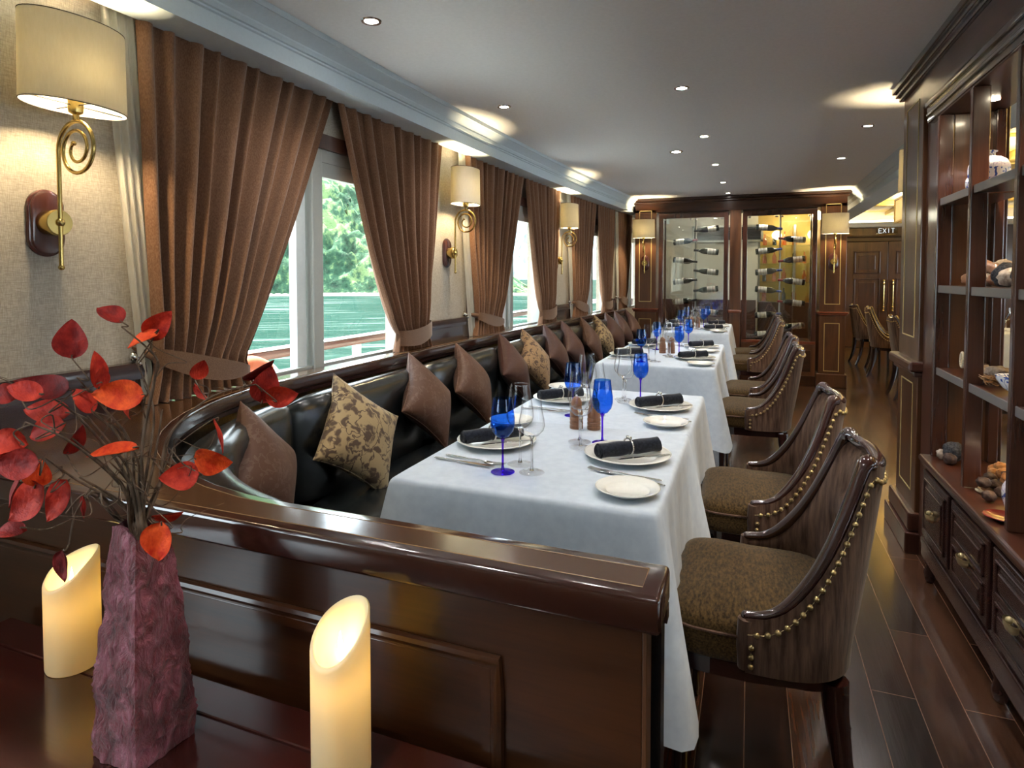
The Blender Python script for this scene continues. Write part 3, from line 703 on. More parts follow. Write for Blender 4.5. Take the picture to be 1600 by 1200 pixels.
# ------------------------------------------------------------------ curtains
def curtain(label, top, tie, hook, ztie=.985, n=11, group='brown curtains', X0=-1.885, sheer_at=None, p_in=.85, p_out=1.0, inner_right=True, seed=0, tie_slope=0.0, tw=.10):
    rnd = random.Random(seed); ZT, ZB = 2.17, .888
    yc = (top[0]+top[1])/2
    t = thing('curtain', label, 'curtain', (X0+sh(yc), yc, 0), 0, group)
    ph = [rnd.uniform(-.2, .2) for _ in range(n*2+3)]
    def edge(z, k):
        a = max(0, min(1, (z-ztie)/(ZT-ztie)))
        p = p_in if (k == 1) == inner_right else p_out
        e = tie[k]+(top[k]-tie[k])*a**p
        if z < ztie:
            w = (ztie-z)/(ztie-ZB); c = (tie[0]+tie[1])/2; e = e+(e-c)*.16*w
        return e
    def fn(u, v, off=0):
        z = ZB+(ZT-ZB)*v; y0, y1 = edge(z, 0), edge(z, 1); wdt = y1-y0
        g = 1-min(1, wdt/(top[1]-top[0]))
        i = u*n; k = int(i); q = ph[min(k, len(ph)-1)]
        uu = u+.018*math.sin(2*PI*u*n*.5+q*3)*math.sin(PI*u)
        amp = .020+.026*g
        s_ = math.sin(2*PI*n*u+q)
        s_ = math.copysign(abs(s_)**.75, s_)
        x = amp*s_ + .008*math.sin(7*z+u*9)*g
        if abs(z-ztie) < .16: 
            x *= .55+.45*min(1, abs(z-ztie)/.16)
        y = y0+wdt*uu
        return (x+sh(y)-sh(yc)+off, y-yc, z)
    mb = MB(); nu, nv = n*14, 40
    mb.grid(nu, nv, lambda u, v: fn(u, v)); mb.grid(nu, nv, lambda u, v: fn(u, v, -.004))
    mb.build('curtain_panel', M['curtain'], t, smooth=True, angle=70)
    # tie-back band: a flattened loop from the hook round the gathered cloth
    c0, c1 = tie; mb = MB()
    def band(u, v):
        y = c0-.012+(c1-c0+.024)*u; ww_ = tw*((.3+.7*math.sin(PI*min(1, u+.08))**.6) if inner_right else (1-.3*abs(u-.5))); z = ztie+ww_*(v-.5) + tie_slope*(u-.5) - .02*math.sin(PI*u)
        x = .052*math.sin(PI*min(1, max(0, u)))**.35+.006
        return (x+sh(y)-sh(yc), y-yc, z)
    def bandb(u, v):
        p = band(u, v); return (-(p[0]-sh(p[1]+yc)+sh(yc))*.8+sh(p[1]+yc)-sh(yc), p[1], p[2])
    mb.grid(20, 5, band); mb.grid(20, 5, lambda u, v: (band(u, v)[0]-.004, band(u, v)[1], band(u, v)[2]))
    if hook is not None:
        e = c0 if abs(hook-c0) < abs(hook-c1) else c1; uu = 0 if e == c0 else 1
        q = band(uu, .5)
        mb.tube([(q[0]*.3, e-yc, q[2]), ((-.05+q[0])/2-.01, (e+hook)/2-yc, q[2]+.012), (-.052, hook-yc, q[2]+.03)], [.022, .010, .004], 8)
    mb.build('tieback', M['tieback'], t, smooth=True, angle=60)
    if hook is not None:
        h = MB(); h.sphere((-.045, hook-yc, ztie+.05), .016, 8); h.tube([(-.062, hook-yc, ztie+.045), (-.02, hook-yc, ztie+.045)], .006, 8); h.sphere((-.02, hook-yc, ztie+.03), .010, 8); h.build('tieback_hook', M['silver'], t, smooth=True)
    return t
def sheer(label, y0t, y1t, y0b, y1b, X0=-1.893, seed=3):
    yc = (y0t+y1t)/2
    def fn(u, v, off=0):
        z = .888+(2.17-.888)*v; a = v**.9
        ya = y0b+(y0t-y0b)*a; yb = y1b+(y1t-y1b)*a
        y = ya+(yb-ya)*u; return (.007*math.sin(2*PI*4*u+seed)+sh(y)-sh(yc)+off, y-yc, z)
    mb = MB(); mb.grid(50, 24, fn)
    o = mb.build('sheer_curtain', M['sheer'], smooth=True, angle=80); tag(o, label, 'curtain', 'sheer curtains', (X0+sh(yc), yc, 0)); return o
curtain('brown linen curtain, widest and nearest, tied back left of first window', (1.46, 2.47), (1.50, 1.90), 1.455, ztie=1.0, n=10, p_in=.92, tie_slope=-.10, seed=1, tw=.085)
curtain('brown linen curtain gathered in a band at right side of first window', (2.50, 3.56), (3.02, 3.37), 3.45, ztie=.985, n=10, inner_right=False, p_in=.72, tie_slope=.04, seed=2)
curtain('brown linen curtain tied back at the left side of second window', (3.90, 4.98), (4.05, 4.50), 3.93, ztie=1.0, n=11, p_in=.9, tie_slope=-.07, seed=3, tw=.08)
curtain('brown linen curtain gathered at the right side of second window', (5.0, 5.92), (5.36, 5.72), 5.86, ztie=.985, n=9, inner_right=False, p_in=.75, tie_slope=.04, seed=4)
curtain('brown linen curtain tied back at the left side of third window', (6.20, 7.10), (6.30, 6.72), 6.22, ztie=1.0, n=9, p_in=.9, tie_slope=-.07, seed=5)
curtain('brown linen curtain gathered at the right side of third window', (7.12, 7.86), (7.36, 7.66), 7.8, ztie=.985, n=8, inner_right=False, p_in=.75, tie_slope=.03, seed=6)
curtain('last brown linen curtain, tied back beside the left pilaster of wine cabinet', (8.0, 8.66), (8.05, 8.35), 7.97, ztie=1.0, n=7, p_in=.85, tie_slope=-.05, seed=7)
sheer('pale sheer strip between near wallpaper panel and the widest brown curtain', 1.35, 1.46, 1.47, 1.56, X0=-1.905)
sheer('pale sheer strip at the left edge of the second window', 3.80, 3.97, 3.96, 4.16)
sheer('pale sheer strip at the left edge of the third window', 6.10, 6.28, 6.24, 6.44)
sheer('pale sheer strip at the left edge of the fourth window', 7.9, 8.02, 7.99, 8.17)

# ------------------------------------------------------------------ cushions on the banquette
def pillow_mesh(side, T, mat, pinch=.15, n=22, seed=0):
    r = random.Random(seed); o1, o2 = r.uniform(0, 6), r.uniform(0, 6)
    def fn(sg):
        def g(u, v):
            a, b = 2*u-1, 2*v-1
            a = math.sin(a*PI/2); b = math.sin(b*PI/2)
            x = side/2*a*(1-pinch*(1-b*b)); y = side/2*b*(1-pinch*(1-a*a))
            h = T*(max(0, (1-a**2)*(1-b**2)))**.42*(1+.07*math.sin(3*a+o1)*math.cos(3*b+o2))
            return (x, y, sg*h)
        return g
    mb = MB(); mb.grid(n, n, fn(1)); mb.grid(n, n, fn(-1)); return mb.build('cushion', M[mat], smooth=True, angle=180)
order = ['nearest', 'second', 'third', 'fourth', 'fifth', 'sixth', 'seventh', 'eighth', 'ninth', 'tenth', 'eleventh', 'twelfth', 'farthest']
tips = [1.64, 2.19, 2.86, 3.41, 4.08, 4.50, 5.00, 5.46, 6.02, 6.46, 6.88, 7.27, 7.72]
for i, y in enumerate(tips):
    mt = 'damask' if i == 1 else 'damask2' if i in (5, 9) else ('satin' if i in (0, 2, 3, 8) else 'satin2')
    if i == 9: mt = 'damask'
    side = .415 if i == 1 else .36 if i == 0 else .39
    o = pillow_mesh(side, .085 if i else .08, mt, seed=i)
    base = Matrix.Rotation(PI/2, 3, 'Y')                # plane normal to +x
    spin = PI/4 if i != 1 else math.radians(50)
    lean = math.radians(-24 if i else -18)
    yaw_ = math.radians([20, -4, 2, 4, 6, -4, 6, 3, 7, 2, -5, 6, 4][i])
    R_ = Matrix.Rotation(yaw_, 3, 'Z') @ Matrix.Rotation(lean, 3, 'Y') @ base @ Matrix.Rotation(spin, 3, 'Z')
    diag = side*1.414*.5 if i != 1 else side*.60
    X = -1.63+.5*diag*math.sin(abs(lean)) + sr(y) - .02
    o.rotation_euler = R_.to_euler()
    o.location = (X+(.06 if i == 0 else .03 if i == 1 else 0), y+(.03 if i == 1 else 0), .405+diag*math.cos(lean)*(1 if i != 1 else .98))
    kind = {'damask': 'gold and brown floral damask cushion', 'damask2': 'bronze floral damask cushion', 'satin': 'brown satin cushion with faint sprays', 'satin2': 'dark plum brown satin cushion'}[mt]
    tag(o, '%s standing on its corner, %s along the banquette' % (kind, order[i]), 'cushion', 'cushions along the banquette')
    if True:
        # piped seam as a part
        pts = []
        for k in range(80):
            q = k/20; e = int(q); f_ = 2*(q-e)-1; f_ = math.sin(f_*PI/2); s2 = side/2
            w_ = (1-.15*(1-f_*f_))
            c = [(f_*s2, -s2*w_), (s2*w_, f_*s2), (-f_*s2, s2*w_), (-s2*w_, -f_*s2)][e]; pts.append((c[0], c[1], 0))
        MB().tube(pts, .0028, 6, closed=True).build('piping', M[mt], o, smooth=True)

# ------------------------------------------------------------------ tables with cloths
TY = [(1.456, 2.212), (2.222, 2.965), (3.885, 4.575), (4.585, 5.275), (6.30, 6.945), (6.955, 7.60)]
TN = ['nearest table', 'second table', 'third table', 'fourth table', 'fifth table', 'farthest table']
TX0, TX1 = -.915, -.205
ZTOP = .762
def tablecloth(y0, y1, fl, seed):
    """a square cloth: top plane with rounded edge, sides that hang in folds, corners that flare"""
    r = random.Random(seed); x0, x1 = TX0, TX1; mb = MB(); N_ = 176; rc = .022
    per = []
    xs = [(x0, y0), (x1, y0), (x1, y1), (x0, y1)]
    w, d = x1-x0, y1-y0; tot = 2*(w+d)
    def at_(s_):
        s_ %= tot
        for k, ln in enumerate((w, d, w, d)):
            if s_ <= ln:
                a, b = Vector(xs[k]), Vector(xs[(k+1) % 4]); t = s_/ln; p = a.lerp(b, t)
                nrm_ = [(0,-1), (1,0), (0,1), (-1,0)][k]; return p, Vector(nrm_), min(s_, ln-s_), k, t
            s_ -= ln
    V = []; levels = [(-.0, 0), (.006, -.002), (.0105, -.007), (.013, -.016), (.014, -.05), (.015, -.12), (.016, -.2), (.017, -.3), (.018, -.4), (.019, -.5)]
    cor = [Vector(q) for q in xs]
    for (o_, dz) in levels:
        for i in range(N_):
            p, nn, dc, k, t = at_(tot*i/N_)
            # blend the normal near corners
            nv = nn.copy(); kn = [(0,-1), (1,0), (0,1), (-1,0)]
            if dc < .12:
                other = Vector(kn[(k+1) % 4] if t > .5 else kn[(k-1) % 4]); b_ = .5*(1-dc/.12); nv = (nn*(1-b_)+other*b_).normalized()
            dep = -dz/.5
            flare = (fl if k in (0, 1, 3) else .02)*math.exp(-(dc/.10)**2)*dep*1.0
            free = 1.0 if (k in (1, 3)) or (k == 0 and fl > .05) or (k == 2 and fl > .05) else .2
            fold = .014*math.sin(t*PI*5+seed*1.7+k)*dep**1.2*free + .006*math.sin(t*PI*13+k*2+seed)*dep*free
            if k == 3: fold *= .4; flare *= .5
            off = o_ + flare + fold*(1-math.exp(-(dc/.05)**2)) + .02*dep*free
            L_ = 1.0 + .10*math.exp(-(dc/.07)**2)-.04*math.sin(t*PI)
            z = ZTOP+dz*.88*L_*(1.0 if k != 3 else .7)
            V.append((p.x+nv.x*off, p.y+nv.y*off, z))
    m = len(levels); F = [(j*N_+i, j*N_+(i+1) % N_, (j+1)*N_+(i+1) % N_, (j+1)*N_+i) for j in range(m-1) for i in range(N_)]
    # top with a faint crease grid
    F.append(tuple(range(N_)))
    mb.add(V, F); return mb
for i, (a, b) in enumerate(TY):
    yc = (a+b)/2
    t = thing('dining_table', 'square table under a white cloth, %s of the window row' % TN[i], 'table', ((TX0+TX1)/2, yc, 0), 0, 'square dining tables along the banquette')
    h = (b-a)/2-.004
    MB().box(-.35, .35, -h, h, .725, ZTOP-.003, .006).build('tabletop', M['mahog'], t)
    MB().box(-.04, .04, -.04, .04, .04, .725, .01).build('pedestal', M['chairwood'], t)
    MB().box(-.24, .24, -.24, .24, 0, .04, .01).build('foot_plate', M['chairwood'], t)
    free = {0: .10, 1: .07, 2: .10, 3: .07, 4: .10, 5: .07}[i]
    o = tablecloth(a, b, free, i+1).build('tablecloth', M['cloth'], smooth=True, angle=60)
    for v_ in o.data.vertices: v_.co.y -= yc; v_.co.x -= (TX0+TX1)/2
    o.data.update()
    tag(o, 'white tablecloth falling in folds over the %s' % TN[i], 'tablecloth', 'white tablecloths', ((TX0+TX1)/2, yc, 0))

# ------------------------------------------------------------------ place settings (prototypes at the origin, copied to each place)
def plate(r, name):
    t = MB().lathe([(r*.55, 0), (r*.58, .002), (r*.66, .004), (r*.98, .016), (r, .018), (r*.99, .0195), (r*.97, .0180), (r*.955, .0188), (r*.72, .0125), (r*.69, .0105), (r*.64, .0062), (0.001, .0055)], 56, close=False)
    t.lathe([(0.001, 0), (r*.55, 0)], 56, close=False); return t
z0 = ZTOP+.001
def P_plate(): return plate(.132, 'dinner_plate').build('dinner_plate', M['china'], smooth=True, angle=50)
def P_bread(): 
    mb = plate(.083, 'bread_plate'); 
    return mb.build('bread_plate', M['china'], smooth=True, angle=50)
def P_napkin():
    mb = MB(); nu, nv = 30, 24
    def fn(u, v):
        a = 2*PI*v; x = -.105+.21*u; rr = .0215*(1+.07*math.sin(3*a+1)+.03*math.sin(u*17+a*2))*(1-.10*math.exp(-((u-.5)/.07)**2))
        return (x+.004*math.sin(a*2)*(1 if u in (0, 1) else 0), rr*math.cos(a)*1.15, rr*math.sin(a)+.0195)
    mb.grid(nu, nv, fn, closev=True)
    for x in (-.105, .105):
        mb.tube([(x, (.004+.017*k/24)*math.cos(k*.75)*1.1, .0195+(.004+.015*k/24)*math.sin(k*.75)) for k in range(25)], .0022, 5)
        mb.lathe([(.0001, 0), (.0195, 0)], 16, Matrix.Translation((x*.985, 0, .0195)) @ Matrix.Rotation(PI/2, 4, 'Y'), close=False)
    o = mb.build('napkin', M['napkin'], smooth=True, angle=60)
    mb = MB(); n = 26
    for k in range(n):
        a = 2*PI*k/n; mb.sphere((.0, .0275*math.cos(a), .0215+.0245*math.sin(a)), .0031, 6)
    mb.tube([(.0, .0265*math.cos(2*PI*k/24), .0215+.0235*math.sin(2*PI*k/24)) for k in range(24)], .0018, 6, closed=True)
    mb.sphere((0, -.008, .0485), .006, 8); mb.sphere((.0, .006, .049), .005, 8)
    mb.build('napkin_ring', M['silver'], o, smooth=True); return o
def cutlery_handle(mb, x0, x1): mb.lathe([(.0025, 0), (.0042, .005), (.0046, .04), (.0038, .07), (.0028, .088)], 10, Matrix.Translation((x1, 0, .004)) @ Matrix.Rotation(-PI/2, 4, 'Y'), sx=.55)
def P_knife(short=False):
    mb = MB(); cutlery_handle(mb, 0, .105); o = mb.build('knife', M['hammered'], smooth=True)
    b = MB(); w = .0085 if not short else .009; e = -.105 if not short else -.075
    b.add([(.018, -.003, .0035), (.018, .003, .0035), (-.02, .008, .0035), (e+.02, w, .0035), (e, .0, .0035), (e+.02, -.004, .0035), (-.02, -.0045, .0035)]+
          [(.018, -.003, .0055), (.018, .003, .0055), (-.02, .008, .005), (e+.02, w, .0048), (e, .0, .0045), (e+.02, -.004, .005), (-.02, -.0045, .0055)],
          [(6,5,4,3,2,1,0), (7,8,9,10,11,12,13)]+[(i, (i+1) % 7, (i+1) % 7+7, i+7) for i in range(7)])
    b.build('blade', M['silver'], o); return o
def P_fork():
    mb = MB(); cutlery_handle(mb, 0, .105); o = mb.build('fork', M['hammered'], smooth=True)
    b = MB(); b.tube([(.02, 0, .004), (-.02, 0, .0065), (-.045, 0, .004)], [.0028, .0022, .004], 6)
    b.box(-.075, -.042, -.0105, .0105, .003, .0052, .001)
    for k in range(4): b.tube([(-.073, -.0088+k*.0059, .0042), (-.098, -.0088+k*.0059, .0062), (-.11, -.0088+k*.0059, .0085)], [.0018, .0015, .0008], 5)
    b.build('tines', M['silver'], o, smooth=True); return o
def glass(profo, th, name, bowlmat, stem, stemmat, footr):
    pin = [(max(.0006, r-th), z+(th if k == 0 else 0)) for k, (r, z) in enumerate(profo)]
    t = MB().lathe(profo+[(r, z) for r, z in reversed(pin)], 28, close=False).build(name, bowlmat, smooth=True, angle=80)
    zb = profo[0][1]
    MB().lathe([(.007, .0065), (.0048, .0105), (.0034, .02), (.0030, zb-.025), (.0042, zb-.008), (.009, zb+.002)], 28).build('stem', stemmat, t, smooth=True, angle=60)
    MB().lathe([(footr, .0005), (footr, .0015), (footr*.55, .0035), (.0068, .0075)], 32).build('foot', stemmat if stemmat != M['solidglass'] else M['clear'], t, smooth=True, angle=60)
    return t
def P_blue(): return glass([(.006, .098), (.018, .103), (.030, .118), (.0345, .135), (.0345, .155), (.031, .18), (.0275, .212)], .0012, 'blue_goblet', M['blue'], 0, M['violet'], .034)
def P_wine(): return glass([(.005, .108), (.020, .112), (.036, .128), (.0405, .143), (.039, .165), (.034, .195), (.0285, .238)], .0011, 'wine_glass', M['clear'], 0, M['solidglass'], .038)
def P_wine2(): return glass([(.005, .103), (.020, .107), (.034, .122), (.0375, .135), (.036, .152), (.031, .175), (.027, .212)], .0011, 'wine_glass', M['clear'], 0, M['solidglass'], .036)
M['mill'] = wood('mill wood', (.10,.036,.016), (.28,.12,.055), axis='Z', rough=.35, coat=.3, scale=14)
def P_mill():
    t = MB().lathe([(.024, 0), (.0245, .003), (.0245, .012), (.0225, .0145), (.0245, .017), (.0245, .026), (.0225, .0285), (.0245, .031), (.0245, .040), (.0225, .043), (.024, .046), (.0235, .06), (.0185, .082)], 24).build('pepper_mill', M['mill'], smooth=True, angle=35)
    MB().lathe([(.0195, .083), (.0205, .088), (.019, .1), (.013, .112), (.005, .117)], 24).build('mill_head', M['mill'], t, smooth=True)
    MB().sphere((0, 0, .119), .005, 8).build('mill_nut', M['silver'], t, smooth=True); return t
protos = {}
def place(kind, fn, label, loc, rz, group, rot=None):
    if kind not in protos:
        o = fn(); protos[kind] = o; tag(o, label, CATS[kind], group); o.location = loc; o.rotation_euler = rot if rot else (0, 0, rz); return o
    return dup(protos[kind], label, loc, rot if rot else (0, 0, rz), group)
CATS = dict(plate='plate', bread='plate', napkin='napkin', knife='knife', fork='fork', bknife='knife', blue='glass', wine='glass', wine2='glass', mill='pepper mill')
rj = random.Random(11)
for i, (a, b) in enumerate(TY):
    yc = (a+b)/2; k_ = (b-a)/.75
    for side in (0, 1):
        S_ = 'aisle side' if side == 0 else 'bench side'
        G = lambda w: '%s on the %s' % (w, 'tables')
        def lab(w): return '%s, %s of the %s' % (w, S_, TN[i])
        j = lambda: rj.uniform(-.006, .006)
        d = 1 if side == 0 else -1
        px = -.345 if side == 0 else -.785
        py = yc+.035*d*(1 if side == 0 else -1)
        place('plate', P_plate, lab('large white dinner plate'), (px+j(), py+j(), z0), 0, 'white dinner plates')
        nz = z0+.0172
        place('napkin', P_napkin, lab('rolled black napkin in a silver ring'), (px+.0+j(), py-.012, nz), .76+j()*8 if side == 0 else .80+j()*8, 'black napkin rolls')
        place('bknife', lambda: P_knife(True), lab('butter knife laid across plate in front of the napkin'), (px+.045, py-.052, nz-.002), (.70 if side == 0 else .72), 'knives lying across the plates')
        bx_ = -.287 if side == 0 else -.842
        place('bread', P_bread, lab('small white bread plate'), (bx_+j(), yc-.272*d*k_+(.04 if side else 0), z0), 0, 'white bread plates')
        fx = -.315 if side == 0 else -.80
        rr = PI if side else 0
        if side == 0:
            place('fork', P_fork, lab('hammered-handle fork beside bread plate'), (fx-.005, yc-.138*k_, z0), -.16+j()*5, 'hammered forks')
            place('knife', P_knife, lab('hammered-handle knife beside the dinner plate'), (fx+.012, yc-.160*k_, z0), -.30+j()*5, 'hammered knives')
        else:
            place('knife', P_knife, lab('hammered-handle knife beside the dinner plate'), (fx+.01, yc-.195*k_, z0), rr-.10, 'hammered knives')
            place('fork', P_fork, lab('hammered-handle fork beside bread plate'), (fx+.03, yc-.165*k_, z0), rr-.17, 'hammered forks')
        if side == 0: q = ((-.455, .168), (-.505, .092), (-.532, .158))
        else: q = ((-.652, -.232), (-.572, -.20), (-.625, -.14))
        place('blue', P_blue, lab('blue goblet on a violet stem'), (q[0][0]+j(), yc+q[0][1]*k_+j(), z0), 0, 'blue goblets')
        place('wine', P_wine, lab('taller clear wine glass'), (q[2][0]+j(), yc+q[2][1]*k_+j(), z0), 0, 'tall clear wine glasses')
        place('wine2', P_wine2, lab('shorter clear wine glass'), (q[1][0]+j(), yc+q[1][1]*k_+j(), z0), 0, 'shorter clear wine glasses')
for i in (0, 2, 4):
    y = TY[i][1]
    nm = ['first and second tables', 'third and fourth tables', 'fifth and farthest tables'][i//2]
    place('mill', P_mill, 'left brown wooden pepper mill between the %s' % nm, (-.588, y-.045, z0), 0, 'wooden salt and pepper mills')
    place('mill', P_mill, 'right brown wooden pepper mill between the %s' % nm, (-.525, y-.035, z0), 0, 'wooden salt and pepper mills')
BR = [
   ('tallest branch leaning left, dark red leaf near its tip', [[-0.871, 0.65, 1.06], [-0.879, 0.617, 1.124], [-0.878, 0.577, 1.178]], [([-0.885, 0.576, 1.232], [-0.05, 0.02, 1.0], 0.056, 0.041, 10, 0.25), ([-0.871, 0.601, 1.187], [-0.09, 0.0, 1.0], 0.053, 0.024, 55, 0.5), ([-0.847, 0.589, 1.178], [0.15, 0.1, 0.98], 0.032, 0.023, 60, 0.7)]),
   ('upright branch ending in a folded red leaf', [[-0.856, 0.656, 1.06], [-0.841, 0.665, 1.157], [-0.828, 0.661, 1.197], [-0.859, 0.63, 1.246]], [([-0.875, 0.624, 1.263], [-0.81, -0.3, 0.5], 0.043, 0.032, 50, 0.3)]),
   ('branch with a pair of broad red leaves high beside the wallpaper edge', [[-0.847, 0.659, 1.04], [-0.858, 0.678, 1.114], [-0.864, 0.658, 1.186]], [([-0.835, 0.671, 1.246], [0.61, 0.27, 0.74], 0.056, 0.033, 15, 0.7), ([-0.849, 0.654, 1.226], [-0.84, -0.34, -0.42], 0.054, 0.025, 40, 0.75)]),
   ('branch carrying the biggest glowing red leaf in the middle', [[-0.853, 0.646, 1.043], [-0.851, 0.606, 1.11]], [([-0.823, 0.597, 1.154], [-0.93, -0.36, 0.03], 0.075, 0.039, 8, 1.0), ([-0.829, 0.615, 1.129], [-0.15, -0.1, -0.98], 0.028, 0.024, 40, 0.6), ([-0.879, 0.586, 1.145], [-0.61, -0.21, 0.77], 0.045, 0.024, 45, 0.6)]),
   ('branch of dark and rust leaves crossing at the far left', [[-0.851, 0.624, 1.031], [-0.857, 0.562, 1.129], [-0.885, 0.531, 1.167]], [([-0.875, 0.535, 1.172], [-0.92, -0.35, 0.14], 0.075, 0.031, 20, 0.1), ([-0.88, 0.511, 1.171], [-0.91, -0.35, 0.21], 0.05, 0.025, 20, 0.6), ([-0.896, 0.547, 1.135], [-0.93, -0.36, 0.07], 0.065, 0.03, 20, 0.55), ([-0.906, 0.501, 1.167], [-0.93, -0.36, 0.0], 0.033, 0.025, 10, 0.3)]),
   ('branch with red leaves hanging low at the far left', [[-0.856, 0.622, 1.012], [-0.844, 0.544, 1.099], [-0.878, 0.51, 1.13]], [([-0.885, 0.539, 1.112], [-0.87, -0.35, -0.34], 0.052, 0.033, 20, 0.65), ([-0.901, 0.5, 1.105], [-0.92, -0.35, 0.17], 0.047, 0.033, 10, 0.6), ([-0.889, 0.504, 1.086], [0.92, 0.36, 0.17], 0.042, 0.022, 30, 0.65)]),
   ('branch with a long thin red leaf seen edge on, centre left', [[-0.861, 0.641, 1.005], [-0.854, 0.603, 1.055]], [([-0.831, 0.591, 1.075], [-0.92, -0.36, -0.17], 0.075, 0.023, 48, 0.85), ([-0.879, 0.573, 1.09], [0.45, 0.21, 0.87], 0.048, 0.023, 55, 0.4)]),
   ('drooping branch of broad red leaves at the left edge', [[-0.855, 0.621, 0.984], [-0.856, 0.559, 1.041], [-0.854, 0.518, 1.084]], [([-0.865, 0.492, 1.081], [-0.93, -0.36, -0.09], 0.06, 0.036, 10, 0.25), ([-0.857, 0.536, 1.021], [-0.38, -0.18, -0.91], 0.062, 0.036, 12, 0.6), ([-0.871, 0.509, 1.025], [-0.65, -0.28, -0.71], 0.063, 0.045, 15, 0.5), ([-0.862, 0.514, 1.063], [0.15, 0.1, 0.98], 0.037, 0.03, 20, 0.9), ([-0.869, 0.489, 1.045], [-0.31, -0.16, -0.94], 0.041, 0.024, 40, 0.4)]),
   ('thin branch drooping over the left candle', [[-0.874, 0.634, 0.957], [-0.871, 0.595, 1.01], [-0.876, 0.57, 0.99], [-0.885, 0.565, 0.945]], [([-0.89, 0.562, 0.915], [0.09, -0.0, -1.0], 0.045, 0.03, 20, 0.15), ([-0.865, 0.575, 0.997], [0.01, -0.03, -1.0], 0.032, 0.023, 40, 0.35), ([-0.898, 0.497, 0.989], [-0.92, -0.36, -0.17], 0.043, 0.022, 40, 0.45)]),
   ('short branch leaning right with coral leaves above the cap', [[-0.834, 0.662, 1.002], [-0.812, 0.673, 1.06]], [([-0.75, 0.686, 1.042], [0.92, 0.35, -0.14], 0.059, 0.04, 10, 1.0), ([-0.773, 0.654, 1.027], [-0.93, -0.36, -0.09], 0.06, 0.038, 15, 0.7), ([-0.736, 0.693, 1.082], [0.25, 0.06, -0.97], 0.054, 0.025, 50, 0.55)]),
   ('short stem with a bright red leaf hanging on the vase front', [[-0.815, 0.635, 0.946], [-0.793, 0.623, 0.968]], [([-0.757, 0.604, 0.953], [-0.07, -0.06, -1.0], 0.055, 0.043, 5, 1.0), ([-0.81, 0.659, 0.961], [0.92, 0.36, 0.17], 0.048, 0.025, 40, 0.6)]),
   ('long wiry branch reaching right to leaves before the window', [[-0.832, 0.663, 1.002], [-0.835, 0.686, 1.074], [-0.8, 0.734, 1.127], [-0.749, 0.776, 1.144]], [([-0.835, 0.744, 1.168], [0.38, 0.18, 0.91], 0.035, 0.027, 40, 0.7), ([-0.831, 0.743, 1.132], [0.61, 0.21, -0.77], 0.035, 0.027, 40, 0.55), ([-0.76, 0.794, 1.164], [0.78, 0.32, 0.53], 0.062, 0.028, 55, 0.15), ([-0.748, 0.798, 1.139], [0.23, 0.13, 0.97], 0.064, 0.043, 15, 0.45), ([-0.722, 0.807, 1.123], [0.92, 0.36, 0.14], 0.055, 0.036, 15, 0.5)]),
]
VIEWN = [0.362, -0.932, 0.036]
# ------------------------------------------------------------------ dining chairs (face -x)
def interp(x, pts):
    for (a, b), (c, d) in zip(pts, pts[1:]):
        if x <= c:
            t = (x-a)/(c-a); t = t*t*(3-2*t) if False else t; return b+(d-b)*t
    return pts[-1][1]
HT = [(0, .872), (.22, .868), (.32, .872), (.40, .885), (.46, .875), (.54, .80), (.64, .705), (.74, .63), (.85, .565), (.93, .53), (1.0, .515)]
def smooth(x):
    return sum(interp(min(1, max(0, abs(x+d))), HT) for d in (-.03, -.015, 0, .015, .03))/5
def U(a, z, off=0.0):
    th = a*PI/2; c, s_ = math.cos(th), math.sin(th)
    x = -.03+(.245-off)*max(0, c)**.62; y = (.268-off)*math.copysign(abs(s_)**.62, s_)
    k = max(0, z-.42)/.46
    x += .085*k*max(0, c)**.5*(1-.15*k); y *= 1-.22*k**1.2
    return (x, y, z)
